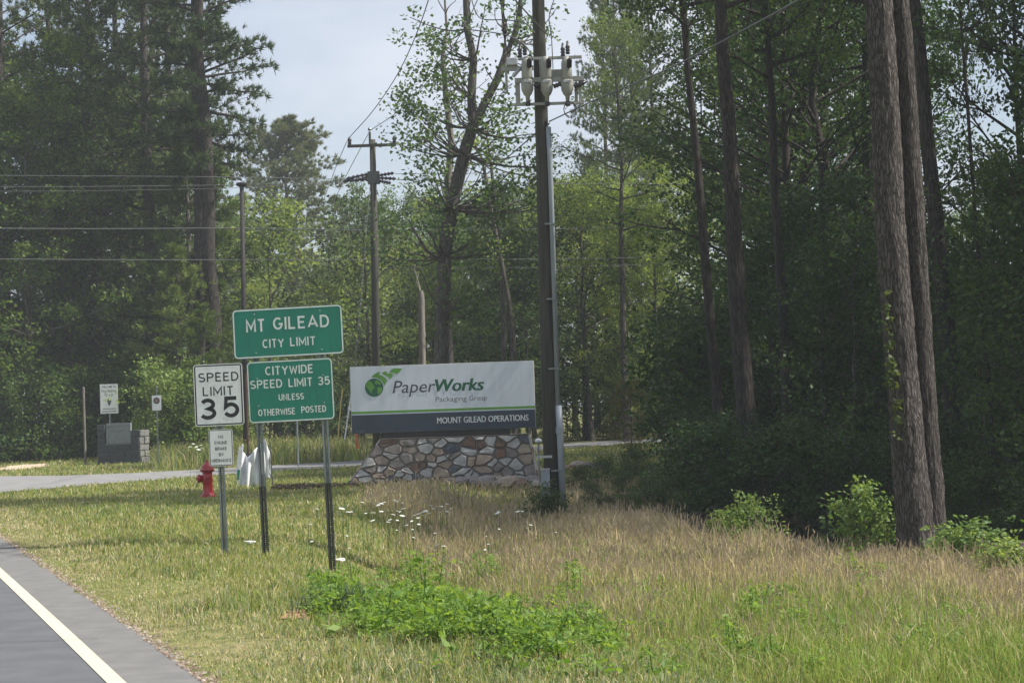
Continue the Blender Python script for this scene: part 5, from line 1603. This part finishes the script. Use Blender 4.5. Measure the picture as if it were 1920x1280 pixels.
# tall dry grass stands also beyond the driveway
PXc = PXs
patch = (Y > 63) & (PXc > 290) & (PXc < 690)
hgt = np.where(patch, GR.uniform(.3, .9, n), hgt)
wid = np.maximum(.0085, Y*.00046)*GR.uniform(.7, 1.4, n)
def blades(X, Y, Z, hgt, wid, colr, seed, lean=.35, heads=None):
    g = np.random.default_rng(seed)
    n = len(X)
    a = g.uniform(0, 6.28, n); la = g.uniform(0, 6.28, n); lm = np.abs(g.normal(0, lean, n))*hgt
    sx_, sy_ = np.cos(a)*wid*.5, np.sin(a)*wid*.5
    dx_, dy_ = np.cos(la)*lm, np.sin(la)*lm
    z0 = Z-.02
    b0 = np.stack([X-sx_, Y-sy_, z0], 1); b1 = np.stack([X+sx_, Y+sy_, z0], 1)
    mz_ = z0+hgt*.6
    m0 = np.stack([X-sx_*.8+dx_*.3, Y-sy_*.8+dy_*.3, mz_], 1); m1 = np.stack([X+sx_*.8+dx_*.3, Y+sy_*.8+dy_*.3, mz_], 1)
    t = np.stack([X+dx_, Y+dy_, z0+hgt*np.sqrt(np.clip(1-.4*(lm/hgt)**2, .2, 1))], 1)
    V = np.stack([b0, b1, m0, m1, t], 1).reshape(-1, 3)
    k = np.arange(n)[:, None]*5
    Q = np.concatenate([k+0, k+1, k+3, k+2], 1); T_ = np.concatenate([k+2, k+3, k+4], 1)
    cc = np.concatenate([colr, np.ones((n, 1))], 1)
    cc = np.repeat(cc, 5, 0)
    if heads is not None:
        h = heads
        tt = t[h]; m_ = len(tt); hl = g.uniform(.05, .11, m_); hw = np.maximum(.010, Y[h]*.0006)
        hd = np.stack([tt+np.stack([-hw*.5, 0*hw, -hl*.5], 1), tt+np.stack([0*hw, 0*hw, -hl], 1), tt+np.stack([hw*.5, 0*hw, -hl*.4], 1), tt+np.stack([dx_[h]*.12, dy_[h]*.12, hl*.4], 1)], 1).reshape(-1, 3)
        o = len(V)
        V = np.concatenate([V, hd]); Q = np.concatenate([Q, o+np.arange(4*m_).reshape(-1, 4)])
        hc = np.array([(.50, .39, .27)])*g.uniform(.75, 1.3, (m_, 1))
        cc = np.concatenate([cc, np.repeat(np.concatenate([hc, np.ones((m_, 1))], 1), 4, 0)])
    return mesh_np('grass', V, [Q, T_], col=cc)
GM = col_mat('grass_blades', .45)
is_tall = tall > .5
sel = ~is_tall
tag(link('grass', blades(X[sel], Y[sel], Z[sel], hgt[sel], wid[sel], colr[sel], 1, .75), GM), 'mown green and straw coloured verge grass around the sign posts', 'grass', kind='stuff')
sel = is_tall
hd = np.where(isdry[sel] & (GR.uniform(0, 1, sel.sum()) < .55))[0]
tag(link('meadow_grass', blades(X[sel], Y[sel], Z[sel], hgt[sel], wid[sel]*.9, colr[sel], 2, .60, hd), GM), 'tall dry tan meadow grass with seed heads in front of the company sign', 'grass', kind='stuff')

dg = np.random.default_rng(44)
nd = 2600
dy_ = 11+dg.uniform(0, 1, nd)**1.5*22
dxx = edge_x(dy_)+np.abs(dg.normal(0, .07, nd))-.03
ds_ = dg.uniform(.006, .022, nd); da = dg.uniform(0, 6.28, nd)
c0 = np.stack([dxx, dy_, np.full(nd, .012)], 1)
vv = [c0+np.stack([np.cos(da+a)*ds_, np.sin(da+a)*ds_*.8, 0*ds_], 1) for a in (0, 2.1, 4.2)]+[c0+np.stack([0*ds_, 0*ds_, ds_*.7], 1)]
V = np.stack(vv, 1).reshape(-1, 3); b4 = np.arange(nd)[:, None]*4
T_ = np.concatenate([b4+np.array([[0, 1, 3]]), b4+np.array([[1, 2, 3]]), b4+np.array([[2, 0, 3]])])
dc = np.array([(.20, .15, .11), (.30, .26, .21), (.14, .10, .075)])[dg.integers(0, 3, nd)]*dg.uniform(.7, 1.2, (nd, 1))
tag(link('roadside_gravel', mesh_np('roadside_gravel', V, [T_], col=np.repeat(np.concatenate([dc, np.ones((nd, 1))], 1), 4, 0)), col_mat('gravel_bits', 0.0, .9)), 'brown grit and gravel along the edge of the road shoulder', 'gravel', kind='stuff')

# bright green weeds: many-leaved plants crowded in a band in front of the signs
wg = np.random.default_rng(23)
wc, wt_, stems = [], [], []
def weed_plant(x, y, hh):
    z = gz(x, y)
    top = np.array([x+wg.normal(0, .05), y+wg.normal(0, .05), z+hh])
    b = np.array([x, y, z-.02])
    stems.append((np.array([b, b*.5+top*.5+wg.normal(0, .01, 3), top]), [.006, .005, .003], 4))
    for k in range(int(10+hh*24)):
        t = wg.uniform(.3, 1.0)
        a = wg.uniform(0, 6.28); l = wg.uniform(.05, .17)*(1.25-.6*t)
        p = b+(top-b)*t
        for j in range(5):
            q = p+np.array([math.cos(a)*l*(j+1)/3, math.sin(a)*l*(j+1)/3, l*.25-.1*l*j])+wg.normal(0, .018, 3)
            wc.append(q)
spots = []
while len(spots) < 440:
    t = wg.uniform(0, 1)**1.2*.88
    px = 600+t*620; pyc = 1142+t**1.5*105
    py = pyc+wg.normal(0, 25)
    if px < 650 and py < 1112: continue
    if noise2(np.array([px/38]), np.array([py/20]), 1.0, 6)[0] < wg.uniform(-.45, .35): continue
    spots.append((px, py))
for px, py in spots:
    q = G(px, py); weed_plant(q.x, q.y, wg.uniform(.07, .25)*(1.3 if wg.uniform() < .12 else 1))
for px, py, hh in ((765, 1100, .5), (910, 1110, .48), (1065, 1140, .5), (800, 1150, .5), (1420, 1165, .36), (1400, 1175, .34), (1390, 1250, .42), (1440, 1258, .3), (1610, 1090, .34), (1590, 1080, .3), (1640, 1100, .3)):
    for _ in range(4):
        q = G(px+wg.normal(0, 12), py+wg.normal(0, 8)); weed_plant(q.x, q.y, hh*wg.uniform(.8, 1.1))
for _ in range(420):
    px = wg.uniform(850, 1920); py = wg.uniform(1010+max(0, (px-1300)*.12), 1280)
    if noise2(np.array([px/90]), np.array([py/45]), 1.0, 5)[0] < .05: continue
    q = G(px, py); weed_plant(q.x, q.y, wg.uniform(.08, .22))
wsz = np.exp(wg.normal(0, .38, len(wc)))
V, Q, t = leaf_quads(np.array(wc), wg, .048*wsz, .017*wsz, .7, .1)
Vs_, Qs_ = join_tubes(stems)
tv = np.concatenate([t, np.full(len(Vs_), .1)])
tag(link('weeds', mesh_np('weeds', np.concatenate([V, Vs_]), [np.concatenate([Q, Qs_+len(V)])], attr=tv), LM['weed']), 'crowded bright green weeds in a band below the green signs', 'weeds', kind='stuff')

# dark green tussock at the left end of the weed band
ts = G(645, 1150)
nT = 420
ta = wg.uniform(0, 6.28, nT); tr_ = np.abs(wg.normal(0, .16, nT))
tX, tY = ts.x+np.cos(ta)*tr_*1.5, ts.y+np.sin(ta)*tr_
tc = np.array([(.085, .135, .060), (.18, .22, .14), (.06, .10, .045)])[wg.integers(0, 3, nT)]
tag(link('grass_tussock', blades(tX, tY, height(tX, tY), wg.uniform(.14, .34, nT), np.full(nT, .012), tc, 7, .9), GM), 'dark grey green grass tussock below the green sign post', 'tussock')

# white umbel flowers
def flower_meshes(seed):
    g = random.Random(seed)
    hd_ = MB()
    for k in range(26):
        a = k*2.399; r = .055*math.sqrt((k+.5)/26)
        z = .012*(1-(r/.055)**2)+g.uniform(-.003, .003)
        hd_.lathe([(.011, z), (.012, z+.004), (.004, z+.008)], 5, Matrix.Translation((r*math.cos(a), r*math.sin(a), 0)))
    return hd_.mesh('flower_head')
fm = [flower_meshes(k) for k in range(3)]
for m_ in fm: m_.materials.append(M['petal'])
fpos = [(641, 954, 1.3), (742, 939, 1.3), (715, 944, 1.0), (720, 942, 1), (709, 947, .9), (757, 954, 1.2), (754, 967, 1.2), (699, 962, 1.1), (715, 959, 1), (784, 964, 1.2), (798, 958, 1.2), (792, 961, 1), (807, 948, 1.2), (818, 952, 1.3), (826, 950, 1.1), (813, 954, 1), (838, 945, .9), (838, 959, 1), (931, 963, 1.3), (935, 960, 1), (971, 959, 1.3), (737, 965, .9), (804, 963, 1), (653, 960, 1), (699, 976, 1), (995, 984, .9), (762, 985, .9), (690, 1000, .8), (820, 1022, 1.0), (832, 1024, .9), (775, 1008, .8)]
fz_ = random.Random(31)
fpos += [(fz_.gauss(760, 70), fz_.gauss(966, 16), fz_.uniform(.5, .9)) for _ in range(26)]
fpos += [(fz_.uniform(560, 1050), fz_.uniform(975, 1040), fz_.uniform(.4, .7)) for _ in range(16)]
def flowers(lst, hh, label, group, s0=1.0):
    for k, (px, py, s) in enumerate(lst):
        q = G(px, py, hh)
        z = gz(q.x, q.y)
        o = thing('wildflower', label, 'flower', (q.x, q.y, z), k*1.3, group)
        MB().tube([(0, 0, -.02), (.01, .0, hh*.5), (0, 0, hh)], .004, 4).build('stem', M['stem'], o)
        h = link('flower_head', fm[k % 3], None, o, (0, 0, hh)); h.scale = (s*s0,)*3
        h.rotation_euler = (rad(18)*math.sin(k*2.1)+.15, rad(14)*math.cos(k*1.7), 0)
flowers(fpos, .46, 'white flat headed wildflower in the dry meadow before the stone sign', 'white wildflowers in the meadow', .62)
flowers([(348, 792, 1.6), (352, 795, 1.5), (362, 832, 1.6), (356, 838, 1.8), (368, 838, 1.7), (376, 835, 1.6), (372, 843, 1.8), (379, 841, 1.6)], .9, 'white wildflower in the rough grass across the driveway beyond the hydrant', 'white wildflowers across the driveway', .55)
# crumpled litter
for px, py, s, lab in ((469, 1016, .05, 'white crumpled paper litter in the grass between the first two sign posts'), (638, 1049, .05, 'white crumpled litter beside the last green sign post')):
    q = G(px, py, .05)
    me = rock_mesh(px, 2)
    o = link('litter', me, M['litter'], None, (q.x, q.y, q.z)); o.scale = (s*1.4, s, s*.7)
    tag(o, lab, 'litter')

# ------------------------------------------------------------------ haze
hb = MB().box((-930, -330, -3), (930, 1450, 60))
hz_o = hb.build('haze', None)
hm = bpy.data.materials.new('air'); hm.use_nodes = True
hn = hm.node_tree; hn.nodes.clear()
ho = hn.nodes.new('ShaderNodeOutputMaterial'); hv = hn.nodes.new('ShaderNodeVolumePrincipled')
hv.inputs['Color'].default_value = (.90, .95, 1.0, 1)
hv.inputs['Density'].default_value = HAZE_DENSITY
hn.links.new(hv.outputs['Volume'], ho.inputs['Volume'])
hz_o.data.materials.append(hm)
tag(hz_o, kind='stuff')
